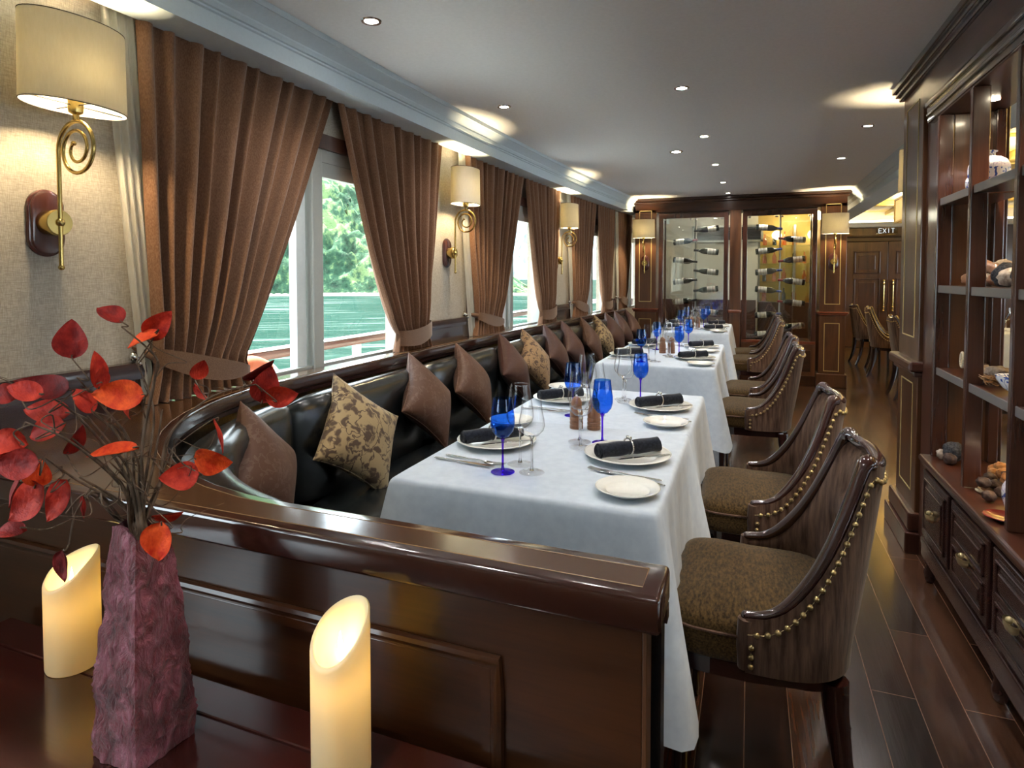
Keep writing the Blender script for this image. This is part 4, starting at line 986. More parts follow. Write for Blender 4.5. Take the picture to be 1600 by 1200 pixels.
def make_chair(label, loc, rz, group, backmat='velvet', seatmat='seatf'):
    t = thing('dining_chair', label, 'chair', loc, rz, group)
    # seat cushion
    def ring(sc_, z, n=48):
        o = []
        for i in range(n):
            a = 2*PI*i/n; c, s_ = math.cos(a), math.sin(a); e = .34
            x = math.copysign(abs(c)**e, c)*.205*sc_; y = math.copysign(abs(s_)**e, s_)*.245*sc_
            o.append((x-.015, y*(1.03 if x < 0 else .97), z))
        return o
    V = []; lv = [(.96, .395), (.995, .402), (1, .42), (1, .455), (.985, .478), (.95, .492), (.85, .503), (.6, .512), (.3, .516), (.05, .517)]
    for sc_, z in lv: V += ring(sc_, z)
    F = [(j*48+i, j*48+(i+1) % 48, (j+1)*48+(i+1) % 48, (j+1)*48+i) for j in range(len(lv)-1) for i in range(48)]+[tuple(reversed(range(48))), tuple((len(lv)-1)*48+i for i in range(48))]
    MB().add(V, F).build('seat', M[seatmat], t, smooth=True, angle=60)
    mb = MB(); mb.tube(ring(1.004, .466), .004, 6, closed=True); mb.build('seat_piping', M[backmat], t, smooth=True)
    n = 61
    # outer shell
    mb = MB(); mb.grid(n, 14, lambda u, v: U(2*u-1, .392+(smooth(2*u-1)-.392)*v)); 
    mb.grid(n, 14, lambda u, v: U(2*u-1, .392+(smooth(2*u-1)-.392)*v, .012))
    sh_ = mb.build('back_shell', M[backmat], t, smooth=True, angle=80)
    # inner pad, tufted
    def pad(u, v):
        a = 2*u-1; z = .47+(smooth(a)-.004-.47)*v; k = math.sin(PI*min(1, v*1.02))**.5 if v < 1 else 0
        off = .016+.030*k*max(.25, math.cos(a*PI/2))**.5
        p = U(a, z, off)
        for (by, bz) in ((-.07, .74), (.07, .74), (0, .64), (-.11, .62), (.11, .62)):
            if abs(a) < .75:
                d2 = ((p[1]-by)/.030)**2+((z-bz)/.035)**2
                if d2 < 9: p = U(a, z, off-.020*math.exp(-d2))
        return p
    mb = MB(); mb.grid(81, 26, pad); mb.build('back_pad', M[backmat], t, smooth=True, angle=80)
    # close top/front between shell and pad with the show-wood rail
    mb = MB(); pts = []
    for i in range(97):
        a = -1+2*i/96; p = U(a, smooth(a), .018); pts.append((p[0], p[1], p[2]-.002))
    f0 = U(-1, .44, .018); f1 = U(1, .44, .018)
    rr = [.0165-.005*max(0, abs(-1+2*i/96)-.85)/.15+.006*math.exp(-((abs(-1+2*i/96)-.41)/.04)**2) for i in range(97)]
    mb.tube(pts, rr, 10); mb.sphere(pts[0], rr[0]*1.02, 8); mb.sphere(pts[-1], rr[-1]*1.02, 8)
    mb.build('carved_rail', M['chairwood'], t, smooth=True, angle=70)
    for f in (f0, f1): MB().tube([(f[0], f[1], .395), (f[0]-.004, f[1], .45), (f[0], f[1], .512)], .0175, 10).build('wing_front', M[backmat], t, smooth=True)
    mb = MB()
    pth = []
    for i in range(73):
        a = -1+2*i/72; p = U(a, smooth(a)-.036, -.0015); pth.append(p)
    dist = 0; last = pth[0]; pick = []
    for s_ in (-1, 1):
        for z in (.41, .432, .454): q = U(s_*.995, z, -.0015); pick.append(q)
    acc = 0
    for i in range(1, 2000):
        q = i/1999*72; k = min(71, int(q)); p = Vector(pth[k]).lerp(Vector(pth[k+1]), q-k)
        if (p-Vector(last)).length > .0235: pick.append(tuple(p)); last = p
    for p in pick: mb.sphere(p, .0072, 8)
    mb.tube(pth, .0007, 4)
    mb.build('nailhead_trim', M['nail'], t, smooth=True)
    # seat rail
    mb = MB(); V = []
    for k in (.0, -.03):
        pass
    rg = [(p[0], p[1]) for p in ring(.93, 0)]; mb.prism(rg, .350, .396); mb.build('seat_rail', M['chairwood'], t)
    for s_ in (-1, 1):
        MB().tube([(-.175, s_*.205, .37), (-.178, s_*.206, .25), (-.18, s_*.207, 0.0)], [.026, .021, .015], 10).build('leg', M['chairwood'], t, smooth=True)
    for s_ in (-1, 1):
        MB().tube([(.165, s_*.19, .375), (.170, s_*.191, .30), (.185, s_*.193, .18), (.215, s_*.198, .07), (.245, s_*.202, 0.0)], [.032, .028, .023, .019, .017], 10).build('leg', M['chairwood'], t, smooth=True)
    return t
CY = [1.775, 2.555, 4.20, 4.93, 6.62, 7.28]
chair0 = None
for i, y in enumerate(CY):
    lab = 'brown chenille dining chair with brass nailheads drawn up to the %s' % TN[i]
    if chair0 is None: chair0 = make_chair(lab, (.03, y, 0), 0, 'brown dining chairs along the aisle')
    else: dup(chair0, lab, (.035+.01*(i % 2), y, 0), [0, .02, -.03, .02, -.02, .03][i], 'brown dining chairs along the aisle')

# ------------------------------------------------------------------ near right pillar with its sconce
pl = thing('panelled_pillar', 'square mahogany pillar with gold inlay lines at the end of the display cabinet', 'pillar', (.87, 3.59, 0))
MB().box(-.125, .125, -.19, .21, 0, HC-.002, .004).build('shaft', M['mahogZ'], pl)
mb = MB(); mb.box(-.17, .15, -.225, .25, 0, .10, .006); mb.box(-.155, .14, -.21, .235, .10, .19, .012); mb.build('pillar_base', M['mahogZd'], pl)
mb = MB(); mb.box(-.165, .15, -.22, .25, .865, .915, .012); mb.box(-.145, .14, -.205, .23, .84, .865, .008); mb.build('dado_rail', M['mahogY'], pl)
for (za, zb) in ((1.02, 2.17), (.27, .80)):
    mb = MB(); a, b, w_ = -.11, .13, .006
    for q in ((a, b, za, za+w_), (a, b, zb-w_, zb), (a, a+w_, za, zb), (b-w_, b, za, zb)): mb.box(-.1275, -.1235, q[0], q[1], q[2], q[3])
    mb.build('gold_inlay', M['inlay'], pl)
sconce('brass wall sconce half hidden behind the near right pillar', (.895, 3.802, 1.46), PI/2, out=.068, power=SW)

# ------------------------------------------------------------------ display cabinet on the right
cb = thing('display_cabinet', 'dark mahogany open display cabinet with drawers, shelves and shell pulls', 'cabinet', (.84, 2.2, 0))
def cbx(name, x0, x1, y0, y1, z0, z1, mat='mahogY', b=.004, par=None): return MB().box(x0-.84, x1-.84, y0-2.2, y1-2.2, z0, z1, b).build(name, M[mat], par or cb)
Y0, Y1 = 1.0, 3.12
cbx('carcass', .722, .965, Y0, Y1, .16, .515, 'mahogYd')
mb = MB(); mb.box(.695-.84, .985-.84, Y0-2.21, Y1-2.19, .518, .545, .009); mb.box(.706-.84, .98-.84, Y0-2.205, Y1-2.195, .500, .518, .006); mb.build('worktop', M['mahogY'], cb)
mb = MB(); mb.box(.708-.84, .97-.84, Y0-2.2, Y1-2.2, .155, .185, .006); mb.box(.712-.84, .97-.84, Y0-2.2, Y1-2.2, .10, .155, .004); mb.build('base_rail', M['mahogYd'], cb)
for y in (Y1-.04, 2.28, 1.2):
    for x in (.74, .94): MB().lathe([(.012, 0), (.02, .01), (.026, .04), (.018, .07), (.03, .10)], 16, Matrix.Translation((x-.84, y-2.2, 0))).build('foot', M['mahogYd'], cb, smooth=True)
def pull(y, z, par):
    mb = MB(); n = 20
    def fn(u, v):
        a = PI*u; r = .036*(1+.07*abs(math.sin(5.5*a)))*math.sin(PI/2*v); x = -.026*math.cos(PI/2*v)**.7
        return (.702-.84+x, y-2.2+r*math.cos(a)*.95, z+.008-r*math.sin(a)*.95+.0)
    mb.grid(34, 8, fn); mb.sphere((.690-.84, y-2.2, z+.010), .010, 8)
    mb.tube([(.712-.84, y-2.2-.028, z+.008), (.698-.84, y-2.2, z+.010), (.712-.84, y-2.2+.028, z+.008)], .004, 6)
    mb.build('shell_pull', M['palegold'], par, smooth=True)
for k, (ya, yb) in enumerate(((2.735, 3.095), (2.31, 2.70), (1.885, 2.275), (1.46, 1.85), (1.035, 1.425))):
    dr = cbx('drawer', .708, .724, ya, yb, .205, .49, 'mahogYd', .005)
    zs = [(.235, .46)] if k == 0 else [(.355, .465), (.23, .335)]
    for (za, zb) in zs:
        mb = MB(); y0_, y1_ = ya+.035-2.2, yb-.035-2.2; X = .701-.84
        for q in ((y0_, y1_, za, za+.012), (y0_, y1_, zb-.012, zb), (y0_, y0_+.012, za, zb), (y1_-.012, y1_, za, zb)): mb.box(X, X+.01, q[0], q[1], q[2], q[3], .004)
        mb.box(X+.003, X+.01, y0_+.024, y1_-.024, za+.024, zb-.024, .0)
        mb.box(X-.001, X+.006, y0_+.032, y1_-.032, za+.032, zb-.032, .003)
        mb.build('raised_panel', M['mahogYd'], dr)
    pull((ya+yb)/2, .345, dr)
PY = [3.105, 2.685, 2.265, 1.845, 1.425, 1.01]
for y in PY:
    cbx('front_post', .735, .79, y-.014, y+.014, .545, 2.0, 'redwood', .004)
    cbx('back_post', .925, .96, y-.045 if y > 1.1 else y, y+.045 if y < 3 else y+.014, .545, 2.0, 'redwood', .004)
cbx('end_panel', .79, .93, 3.10, 3.118, .545, 2.0, 'mahogZ')
cbx('side_stile', .76, .99, 3.12, 3.385, .0, 2.03, 'mahogZd')
M['shelfedge'] = plain('shelf edge highlight', (.16,.145,.14), .35, coat=.4)  # grey edge highlight is painted into this colour
for i in range(len(PY)-1):
    a, b = PY[i+1]+.015, PY[i]-.015
    for z in (.93, 1.28, 1.647):
        s_ = cbx('shelf', .752, .93, a, b, z-.028, z, 'mahogY', .003); cbx('shelf_edge', .744, .752, a, b, z-.03, z+.001, 'shelfedge', .002, s_)
mb = MB(); mb.box(.74-.84, .965-.84, Y0-2.2, 3.12-2.2, 2.0, 2.10, .003); mb.build('header', M['mahogY'], cb)
mb = MB()
for (x, z0_, z1_) in ((.722, 2.075, 2.10), (.730, 2.05, 2.075), (.727, 2.035, 2.05), (.733, 2.005, 2.035)): mb.box(x-.84, .80-.84, Y0-2.2, 3.28-2.2, z0_, z1_, .006)
mb.build('frieze_moulding', M['mahogYd'], cb, smooth=True)
cbx('frieze', .738, .99, Y0, 3.39, 2.10, 2.24, 'mahogY')
mb = MB()
for (x, z0_, z1_) in ((.722, 2.24, 2.262), (.708, 2.262, 2.285), (.694, 2.285, 2.318)): mb.box(x-.84, .99-.84, Y0-2.2, 3.815-2.2+(.722-x), z0_, z1_, .005)
mb.build('crown', M['mahogYd'], cb)
for i, y in enumerate((2.89, 2.47, 2.05, 1.63)):
    MB().lathe([(.0001, 1.996), (.022, 1.996), (.022, 2.001)], 16, Matrix.Translation((.86-.84, y-2.2, 0))).build('puck_light', M['puck'] if 'puck' in M else M.setdefault('puck', emit('puck light', (1, .85, .6), 25)), cb)
    lamp('cabinet_light', 'SPOT', (.86, y, 1.985), 9, (1, .82, .58), .02, (0, 0, 0), 110)
lamp('cabinet_light', 'SPOT', (.86, 2.47, .885), 1.6, (1, .75, .42), .02, (0, 0, 0), 130)
lamp('cabinet_light', 'SPOT', (.86, 2.89, .885), .6, (1, .75, .42), .02, (0, 0, 0), 130)
lamp('cabinet_light', 'SPOT', (.86, 2.47, 1.60), 1.2, (1, .82, .58), .02, (0, 0, 0), 130)
lamp('cabinet_light', 'SPOT', (.86, 2.78, 1.60), .8, (1, .82, .58), .02, (0, 0, 0), 130)
# things on its shelves
M['bluewhite'] = floral('blue and white porcelain', (.80,.82,.84), (.04,.09,.38), 26, .05, .15, 0, 1.0)
M['bwclose'] = floral('lilac and white porcelain', (.78,.76,.82), (.22,.16,.42), 60, .08, .15, 0, .8)
def jar(label, loc, s_=1.0):
    o = MB().lathe([(.045*s_, 0), (.05*s_, .004), (.066*s_, .03*s_), (.078*s_, .075*s_), (.079*s_, .10*s_)], 32).build('porcelain_jar', M['bluewhite'], smooth=True)
    MB().lathe([(.079*s_, .10*s_), (.076*s_, .118*s_), (.066*s_, .138*s_), (.045*s_, .152*s_), (.026*s_, .157*s_)], 32, close=False).build('shoulder', M['bwclose'], o, smooth=True)
    MB().lathe([(.026*s_, .156*s_), (.023*s_, .162*s_), (.023*s_, .172*s_), (.031*s_, .176*s_), (.031*s_, .181*s_), (.022*s_, .182*s_), (.0001, .180*s_)], 24, close=False).build('neck', M['bluewhite'], o, smooth=True)
    return tag(o, label, 'jar', None, loc)
jar('round blue and white porcelain jar on the highest cabinet shelf', (.855, 2.90, 1.648), .86)
jar('smaller porcelain jar on the highest cabinet shelf, added for a reflection in the end panel', (.86, 3.035, 1.648), .55)  # added jar imitates the reflection of the round one
jar('blue and white porcelain jar on cabinet worktop at the right edge', (.83, 2.40, .546), .8)
mb = MB().lathe([(.025, 0), (.027, .006), (.045, .02), (.062, .045), (.066, .06), (.063, .06), (.043, .023), (.0001, .012)], 32)
tag(mb.build('porcelain_bowl', M['bluewhite'], smooth=True), 'blue and white porcelain bowl on the second cabinet shelf', 'bowl', None, (.83, 2.475, .931))
def rock(seed, r, mat, name='pebble', rough_=.25, sx=1, sy=1, sz=.7, freq=2.2):
    from mathutils import noise as nz
    bm = bmesh.new(); bmesh.ops.create_icosphere(bm, subdivisions=3, radius=1)
    for v_ in bm.verts:
        p = v_.co.copy(); k = 1+rough_*nz.noise(p*freq+Vector((seed*3.1, seed, 0)))
        v_.co = Vector((p.x*r*k*sx, p.y*r*k*sy, p.z*r*k*sz))
    zmin = min(v_.co.z for v_ in bm.verts)
    mb = MB(); bm.verts.index_update(); mb.add([v_.co-Vector((0,0,zmin)) for v_ in bm.verts], [[v_.index for v_ in f.verts] for f in bm.faces]); bm.free()
    return mb.build(name, M[mat], smooth=True, angle=60)
M['driftwood'] = wood('driftwood', (.10,.035,.015), (.42,.20,.10), axis='Z', rough=.4, coat=.3, scale=20)
M['shellm'] = fabric('mottled shell', (.22,.15,.11), (.62,.52,.42), 40, (1,1,1), .4, 0, 100, .3)
M['shello'] = fabric('orange brown shell', (.36,.15,.05), (.66,.38,.18), 40, (1,1,1), .3, 0, 100, .2)
M['nut'] = fabric('dark nut', (.03,.018,.015), (.12,.08,.07), 60, (1,1,1), .45, 0, 200, .4)
M['coral'] = fabric('black pitted coral', (.015,.015,.018), (.09,.09,.10), 150, (1,1,1), .8, 0, 300, 1)
M['rope'] = fabric('pale rope', (.42,.35,.24), (.66,.58,.44), 200, (1,1,1), .9, 0, 300, .5)
M['straw'] = fabric('copper straw', (.18,.07,.02), (.62,.34,.12), 200, (1,.1,1), .6, .2, 300, .6)
posw = ['far left', 'left', 'left of the middle', 'in the middle', 'right of the middle', 'right', 'far right', 'rightmost', 'at the back', 'on top of the pile']
def pile(specs, where, group):
    for k, (nm, mt, x, y, z, r, sx, sy, sz, rot, desc, cat) in enumerate(specs):
        o = rock(k*1.7+len(where)+r*50, r, mt, nm, .28, sx, sy, sz); o.rotation_euler = rot
        tag(o, '%s %s' % (desc, where % posw[k % 10]), cat, group, (x, y, z))
z = 1.281
pile([('carved_shell', 'driftwood', .84, 2.93, z, .035, 1, 1.8, .8, (0, -.3, .5), 'reddish wooden shell', 'shell'), ('carved_shell', 'driftwood', .82, 2.86, z, .032, .8, 2.0, .8, (.2, 0, -.4), 'long reddish wooden shell', 'shell'),
      ('carved_shell', 'shellm', .83, 2.79, z, .030, 1, 1.2, .8, (0, 0, .2), 'mottled tan shell', 'shell'), ('carved_shell', 'driftwood', .85, 2.72, z, .028, .8, 1.6, .9, (0, 0, .9), 'copper brown wooden shell', 'shell'),
      ('coral_stone', 'coral', .83, 2.61, z, .042, 1, 1.1, 1.0, (0, 0, 0), 'dark pitted coral stone', 'stone'), ('carved_shell', 'shellm', .82, 2.53, z, .032, 1, 1.3, 1, (0, 0, 1), 'pale striped shell', 'shell'),
      ('coral_stone', 'coral', .84, 2.46, z, .045, 1, 1.1, 1, (0, 0, 0), 'black coral lump', 'stone'), ('carved_shell', 'shellm', .89, 2.94, z, .026, 1, 1, 1, (0, 0, 0), 'small round tan shell', 'shell'),
      ('carved_shell', 'shellm', .89, 2.84, z+.045, .03, 1, 1.2, 1, (0, 0, 0), 'ivory shell', 'shell'), ('carved_shell', 'driftwood', .84, 2.80, z+.045, .028, .8, 2, .8, (.5, 0, .6), 'dark red wooden shell', 'shell')],
     'on the eye-level cabinet shelf, %s', 'shells on the eye-level shelf')
z = .546
import itertools
sp = []; rr = random.Random(5)
for k in range(9):
    sp.append(('sea_shell', 'shello', .885+.03*rr.random(), 2.90-.026*k, z+(.018 if k % 3 == 1 else 0), .020+.004*rr.random(), 1, 1.15, .8, (0, 0, rr.random()*3), 'orange brown sea shell', 'shell'))
pile(sp, 'in the pile at the back of worktop, %s', 'orange shells on the worktop')
pile([('coral_stone', 'coral', .80, 3.02, z, .040, 1, 1.1, 1, (0,0,0), 'black pitted coral stone', 'stone'), ('tied_bundle', 'shellm', .765, 3.045, z, .022, 1, 1.3, 1, (0,0,0), 'small frayed bundle', 'bundle'), ('coral_stone', 'nut', .775, 2.985, z, .024, 1, 1.2, 1, (0,0,0), 'glossy black nut', 'nut')], 'at the pillar end of the worktop, %s', 'black stones at the worktop end')
sp = []
for k in range(10): sp.append(('dark_nut', 'nut', .80+.05*(k % 3)-.01*k*.3, 2.80-.030*k, z+(.02 if k % 4 == 2 else 0), .021, 1, 1.1, .9, (0, 0, k), 'dark brown nut', 'nut'))
pile(sp, 'of the string before the back shells, %s', 'dark nuts on the worktop')
def ropeloop(label, loc, pts, r=.005): 
    return tag(MB().tube(pts, r, 8).build('rope_loop', M['rope'], smooth=True), label, 'rope', None, loc)
ropeloop('pale rope loop lying on the worktop in front of the dark nuts', (.78, 2.70, .552), [(.02+.012*math.sin(t*2.2)-.004*t, .06*math.cos(t)+.02-.02*t, 0) for t in [i*.22 for i in range(26)]])
ropeloop('pale rope loop standing up on the second cabinet shelf', (.80, 2.955, .932), [(0, .018*math.sin(t), .05+.030*math.cos(t)) for t in [PI+.25+i*.24 for i in range(25)]], .005)
# straw bundle and brush on the second shelf
mb = MB(); rr = random.Random(3)
for k in range(70):
    y0_ = rr.uniform(-.01, .01); a = rr.uniform(-.035, .035); b_ = rr.uniform(0, .03)
    mb.tube([(y0_, .06, .012+b_*.3), (y0_+a*.6, 0, .01+b_*.8), (a, -.07, .006+b_)], .0016, 4)
o = mb.build('straw_brush', M['straw'], smooth=True); tag(o, 'copper coloured straw brush lying on the second cabinet shelf', 'brush', None, (.80, 2.66, .932))
MB().lathe([(.014, 0), (.016, .02), (.012, .04)], 12, Matrix.Translation((0, .05, .015)) @ Matrix.Rotation(-PI/2, 4, 'X')).build('binding', M['rope'], o, smooth=True)
pile([('dried_pod', 'nut', .85, 2.95, .931, .030, 1, 1.6, .8, (0,0,.3), 'dark dried pod', 'pod'), ('dried_pod', 'shellm', .85, 2.88, .931, .027, 1, 1.7, .8, (0,0,-.3), 'grey brown dried pod', 'pod'), ('dried_pod', 'shellm', .87, 2.79, .931, .028, 1, 1.5, .9, (0,0,.8), 'pale feathery pod', 'pod'), ('dried_pod', 'nut', .87, 2.72, .931, .025, 1, 1.8, .8, (0,0,0), 'long brown pod', 'pod'), ('dried_pod', 'shellm', .88, 2.62, .931, .027, 1, 1.4, .9, (0,0,.4), 'fluffy pale pod', 'pod'), ('dried_pod', 'nut', .88, 2.55, .931, .026, 1, 1.4, .9, (0,0,1.4), 'dark wrinkled pod', 'pod')], 'among dried pods on the second shelf, %s', 'dried pods on the second shelf')
M['reddish'] = plain('red lacquer', (.22,.02,.015), .25, coat=.6)
tag(MB().lathe([(.03, 0), (.034, .003), (.055, .012), (.053, .014), (.03, .006), (.0001, .005)], 28).build('lacquer_dish', M['reddish'], smooth=True), 'small red lacquer dish at the front of the cabinet worktop', 'dish', None, (.76, 2.36, .546))

# ------------------------------------------------------------------ foreground: candles, vase, branches
m, nt, bs = newmat('candle wax'); M['wax'] = m; P(bs, color=(.80,.74,.52), rough=.4)
tl = N(nt, 'ShaderNodeBsdfTranslucent'); tl.inputs[0].default_value = (.95,.74,.36,1); x1 = N(nt, 'ShaderNodeMixShader'); x1.inputs[0].default_value = .38
out = nt.nodes['Material Output']; nt.links.new(bs.outputs[0], x1.inputs[1]); nt.links.new(tl.outputs[0], x1.inputs[2]); nt.links.new(x1.outputs[0], out.inputs['Surface'])
M['flame'] = emit('led flame', (1, .80, .35), 14)
def candle(label, loc, r, zlo, zhi, th0):
    """pillar candle with a slanted, dished top; zlo/zhi rim heights above its base, th0 the high side"""
    t = thing('pillar_candle', label, 'candle', fore(loc), 0); t.scale = (KF, KF, KF)
    n = 48; zc, k = (zlo+zhi)/2, (zhi-zlo)/2
    top = lambda a, rr_: zc+k*rr_*math.cos(a-th0)+.004*math.sin(2*a+1)
    V = []; rings = [(r*.97, None, 0), (r, None, .004), (r, 'top', -.02), (r, 'top', -.004), (r-.0025, 'top', 0), (r-.005, 'top', -.0012), (r-.007, 'top', -.006), (r-.009, 'top', -.022), (r*.45, 'top', -.042), (.001, 'c', -.046)]
    for (q, kd, dz) in rings:
        for i in range(n):
            a = 2*PI*i/n
            z_ = dz if kd is None else (zc if kd == 'c' else (zc if False else top(a, q/r)))+dz
            V.append((q*math.cos(a), q*math.sin(a), z_))
    F = [(j*n+i, j*n+(i+1) % n, (j+1)*n+(i+1) % n, (j+1)*n+i) for j in range(len(rings)-1) for i in range(n)]+[tuple(reversed(range(n)))]
    MB().add(V, F).build('wax_body', M['wax'], t, smooth=True, angle=70)
    MB().lathe([(.0005, zc-.046), (.003, zc-.04), (.0045, zc-.030), (.0035, zc-.018), (.0004, zc-.004)], 12, sx=1, sy=.5).build('flame', M['flame'], t, smooth=True)
    lamp('candle_light', 'POINT', fore((loc[0], loc[1], loc[2]+zc-.066)), .036, (1, .70, .30), .012)
    lamp('candle_light', 'POINT', fore((loc[0], loc[1], loc[2]+zc-.008)), .035, (1, .78, .38), .006)
    return t
candle('ivory LED pillar candle left of the bark vase, a red leaf drooping over it', (-1.115, .715, .631), .0425, .150, .205, 1.30)
candle('ivory LED pillar candle with a lit flame right of the bark vase', (-.523, .690, .631), .0405, .168, .236, 1.42)
m, nt, bs = newmat('wrinkled plum bark paper'); M['bark'] = m; a = noise(nt, coords(nt, (1,1,.55)), 48, 6, .65, .8); b2 = noise(nt, coords(nt), 14, 3)
ad = N(nt, 'ShaderNodeMath', operation='MULTIPLY_ADD'); nt.links.new(b2, ad.inputs[0]); ad.inputs[1].default_value = .5; nt.links.new(a, ad.inputs[2])
nt.links.new(ramp(nt, ad.outputs[0], [(.5, (.028,.004,.008)), (.72, (.15,.014,.024)), (.95, (.36,.10,.15))]), bs.inputs['Base Color']); P(bs, rough=.5, sheen=.2); bump(nt, a, bs, 1.0, .02)
from mathutils import noise as nz
def vfn(off):
    def g(u, v):
        q = u*4; e = int(q) % 4; f_ = 2*(q-int(q))-1
        z = .315*v; hw = .046*(1-v)+.026*v+.004*math.sin(PI*v)
        c = [(f_, -1), (1, f_), (-f_, 1), (-1, -f_)][e]
        p = Vector((c[0]*hw, c[1]*hw, z)); k = nz.noise(Vector((p.x*30, p.y*30, p.z*22)))*.005+abs(nz.noise(Vector((p.x*70, p.y*70, p.z*110))))*.005
        nn = Vector((c[0], c[1], 0)).normalized(); p += nn*(k-off)
        if v > .9: p.z += .018*math.sin(q*1.9+1)*(v-.9)/.1
        return tuple(p)
    return g
vz = thing('bark_vase', 'tall four-sided vase of wrinkled plum bark paper between the candles', 'vase', fore((-.822, .626, .631)), -.06); vz.scale = (KF, KF, KF)
mb = MB(); mb.grid(120, 70, vfn(0), closeu=True); mb.grid(120, 40, vfn(.004), closeu=True); mb.box(-.043, .043, -.043, .043, 0, .004); mb.build('bark_body', M['bark'], vz, smooth=True, angle=50)
M['stem'] = fabric('dry brown stem', (.06,.042,.03), (.17,.12,.085), 90, (1,1,.2), .8, 0, 300, .4)
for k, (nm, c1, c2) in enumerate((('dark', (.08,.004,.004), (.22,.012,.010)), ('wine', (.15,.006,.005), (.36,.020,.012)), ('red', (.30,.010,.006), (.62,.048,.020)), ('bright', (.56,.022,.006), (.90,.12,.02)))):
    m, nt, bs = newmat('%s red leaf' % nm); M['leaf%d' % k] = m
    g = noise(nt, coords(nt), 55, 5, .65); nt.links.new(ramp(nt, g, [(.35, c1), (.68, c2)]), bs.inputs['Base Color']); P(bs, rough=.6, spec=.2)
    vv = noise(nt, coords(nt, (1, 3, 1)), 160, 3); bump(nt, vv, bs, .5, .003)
def leaf(c, D, ln, wd, roll, shade, par):
    X = Vector(D).normalized(); nv = Vector(VIEWN); nv = (nv-X*nv.dot(X)).normalized(); nv = Matrix.Rotation(math.radians(roll*1.2), 3, X) @ nv; Yv = nv.cross(X)
    c = Vector(c); rr_ = random.Random(int(ln*1e5)+int(shade*100))
    cup = rr_.uniform(.10, .28); bend = rr_.uniform(-.16, .16)
    def fn(off):
        def g(u, v):
            a = u; w_ = math.sin(PI*min(1, a**.82))**.72*(1-.25*a) if 0 < a < 1 else 0
            s_ = 2*v-1; y = s_*w_*wd*.62; x = (a-.5)*ln
            h = cup*wd*(s_*s_)*w_ + bend*ln*(4*(a-.5)**2) + .02*wd*math.sin(9*a+4*s_) - .012*wd*math.exp(-(s_/.08)**2)
            return tuple(c+X*x+Yv*y+nv*(h+off))
        return g
    mb = MB(); mb.grid(15, 11, fn(0)); mb.grid(15, 11, fn(-.0007))
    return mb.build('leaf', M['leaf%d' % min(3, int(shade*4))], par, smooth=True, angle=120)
vt = Vector((-.822, .626, .945))
for bi, (lab_, pts, lvs) in enumerate(BR):
    t = thing('leaf_branch', 'dried %s' % lab_, 'branch', fore((0, 0, 0)), 0, 'dried red leaf branches in the bark vase'); t.scale = (KF, KF, KF)
    rr_ = random.Random(bi+40); root = vt+Vector((rr_.uniform(-.013, .013), rr_.uniform(-.013, .013), -.05))
    P3 = [root, vt+(Vector(pts[0])-vt)*.06+Vector((rr_.uniform(-.01, .01), rr_.uniform(-.01, .01), .0))]+[Vector(p) for p in pts]
    def cat(P_, n=10):
        o = []
        Q = [P_[0]]+P_+[P_[-1]]
        for i in range(1, len(Q)-2):
            for k in range(n):
                t_ = k/n; a, b, c, d = Q[i-1], Q[i], Q[i+1], Q[i+2]
                o.append(.5*((2*b)+(c-a)*t_+(2*a-5*b+4*c-d)*t_*t_+(3*b-3*c+d-a)*t_**3))
        o.append(P_[-1]); return o
    cv = cat(P3); rad = [.0034-.0024*i/(len(cv)-1) for i in range(len(cv))]
    mb = MB(); mb.tube(cv, rad, 7)
    for (c, D, ln, wd, roll, shd) in lvs:
        base = Vector(c)-Vector(D).normalized()*ln*.5
        near = min(cv[len(cv)//3:], key=lambda q: (q-base).length)
        mid = (near+base)/2+Vector((rr_.uniform(-.02, .02), rr_.uniform(-.02, .02), rr_.uniform(-.02, .01)))
        mb.tube(cat([near, mid, base, base+Vector(D)*ln*.1], 6), .0010, 5)
    # wiry tendrils
    for k in range(2):
        s0 = cv[int(len(cv)*rr_.uniform(.45, .9))]; q = [s0]
        for _ in range(4): q.append(q[-1]+Vector((rr_.uniform(-.05, .05), rr_.uniform(-.03, .03), rr_.uniform(-.03, .04))))
        mb.tube(cat(q, 6), [.0011-.0007*i/24 for i in range(25)][:len(cat(q, 6))] if len(cat(q, 6)) <= 25 else .0007, 5)
    mb.build('stem', M['stem'], t, smooth=True)
    # a second bare stalk beside the stem
    off = Vector((rr_.uniform(-.015, .015), rr_.uniform(-.012, .012), 0))
    cv2 = cat([root+off*.3]+[p+off*(.4+.5*i) for i, p in enumerate(P3[1:-1])])
    MB().tube(cv2, [.003-.0018*i/(len(cv2)-1) for i in range(len(cv2))], 6).build('stalk', M['stem'], t, smooth=True)
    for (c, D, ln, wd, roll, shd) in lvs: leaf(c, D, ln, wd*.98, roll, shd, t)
# ------------------------------------------------------------------ second dining hall on the right
m, nt, bs = newmat('cane weave'); M['cane'] = m; ck = N(nt, 'ShaderNodeTexChecker'); ck.inputs['Scale'].default_value = 60; nt.links.new(coords(nt, (1,1,1)), ck.inputs['Vector'])
nt.links.new(ramp(nt, ck.outputs['Fac'], [(.2, (.06,.035,.015)), (.6, (.55,.42,.22))]), bs.inputs['Base Color']); P(bs, rough=.6)
def cane_chair(label, loc, rz, group):
    t = dup(chair0, label, loc, rz, group)
    for ch in [q for q in bpy.data.objects if q.parent == t]:
        if ch.name.startswith('back_shell'):
            ch.data = ch.data.copy(); ch.data.materials[0] = M['cane']
    return t
hall = [(2.30, 5.5), (2.30, 7.7), (2.42, 9.9), (4.3, 5.5), (4.3, 7.7), (4.3, 9.9)]
nmh = ['front inner', 'middle inner', 'rear inner', 'front window-side', 'middle window-side', 'rear window-side']
cloth0 = None
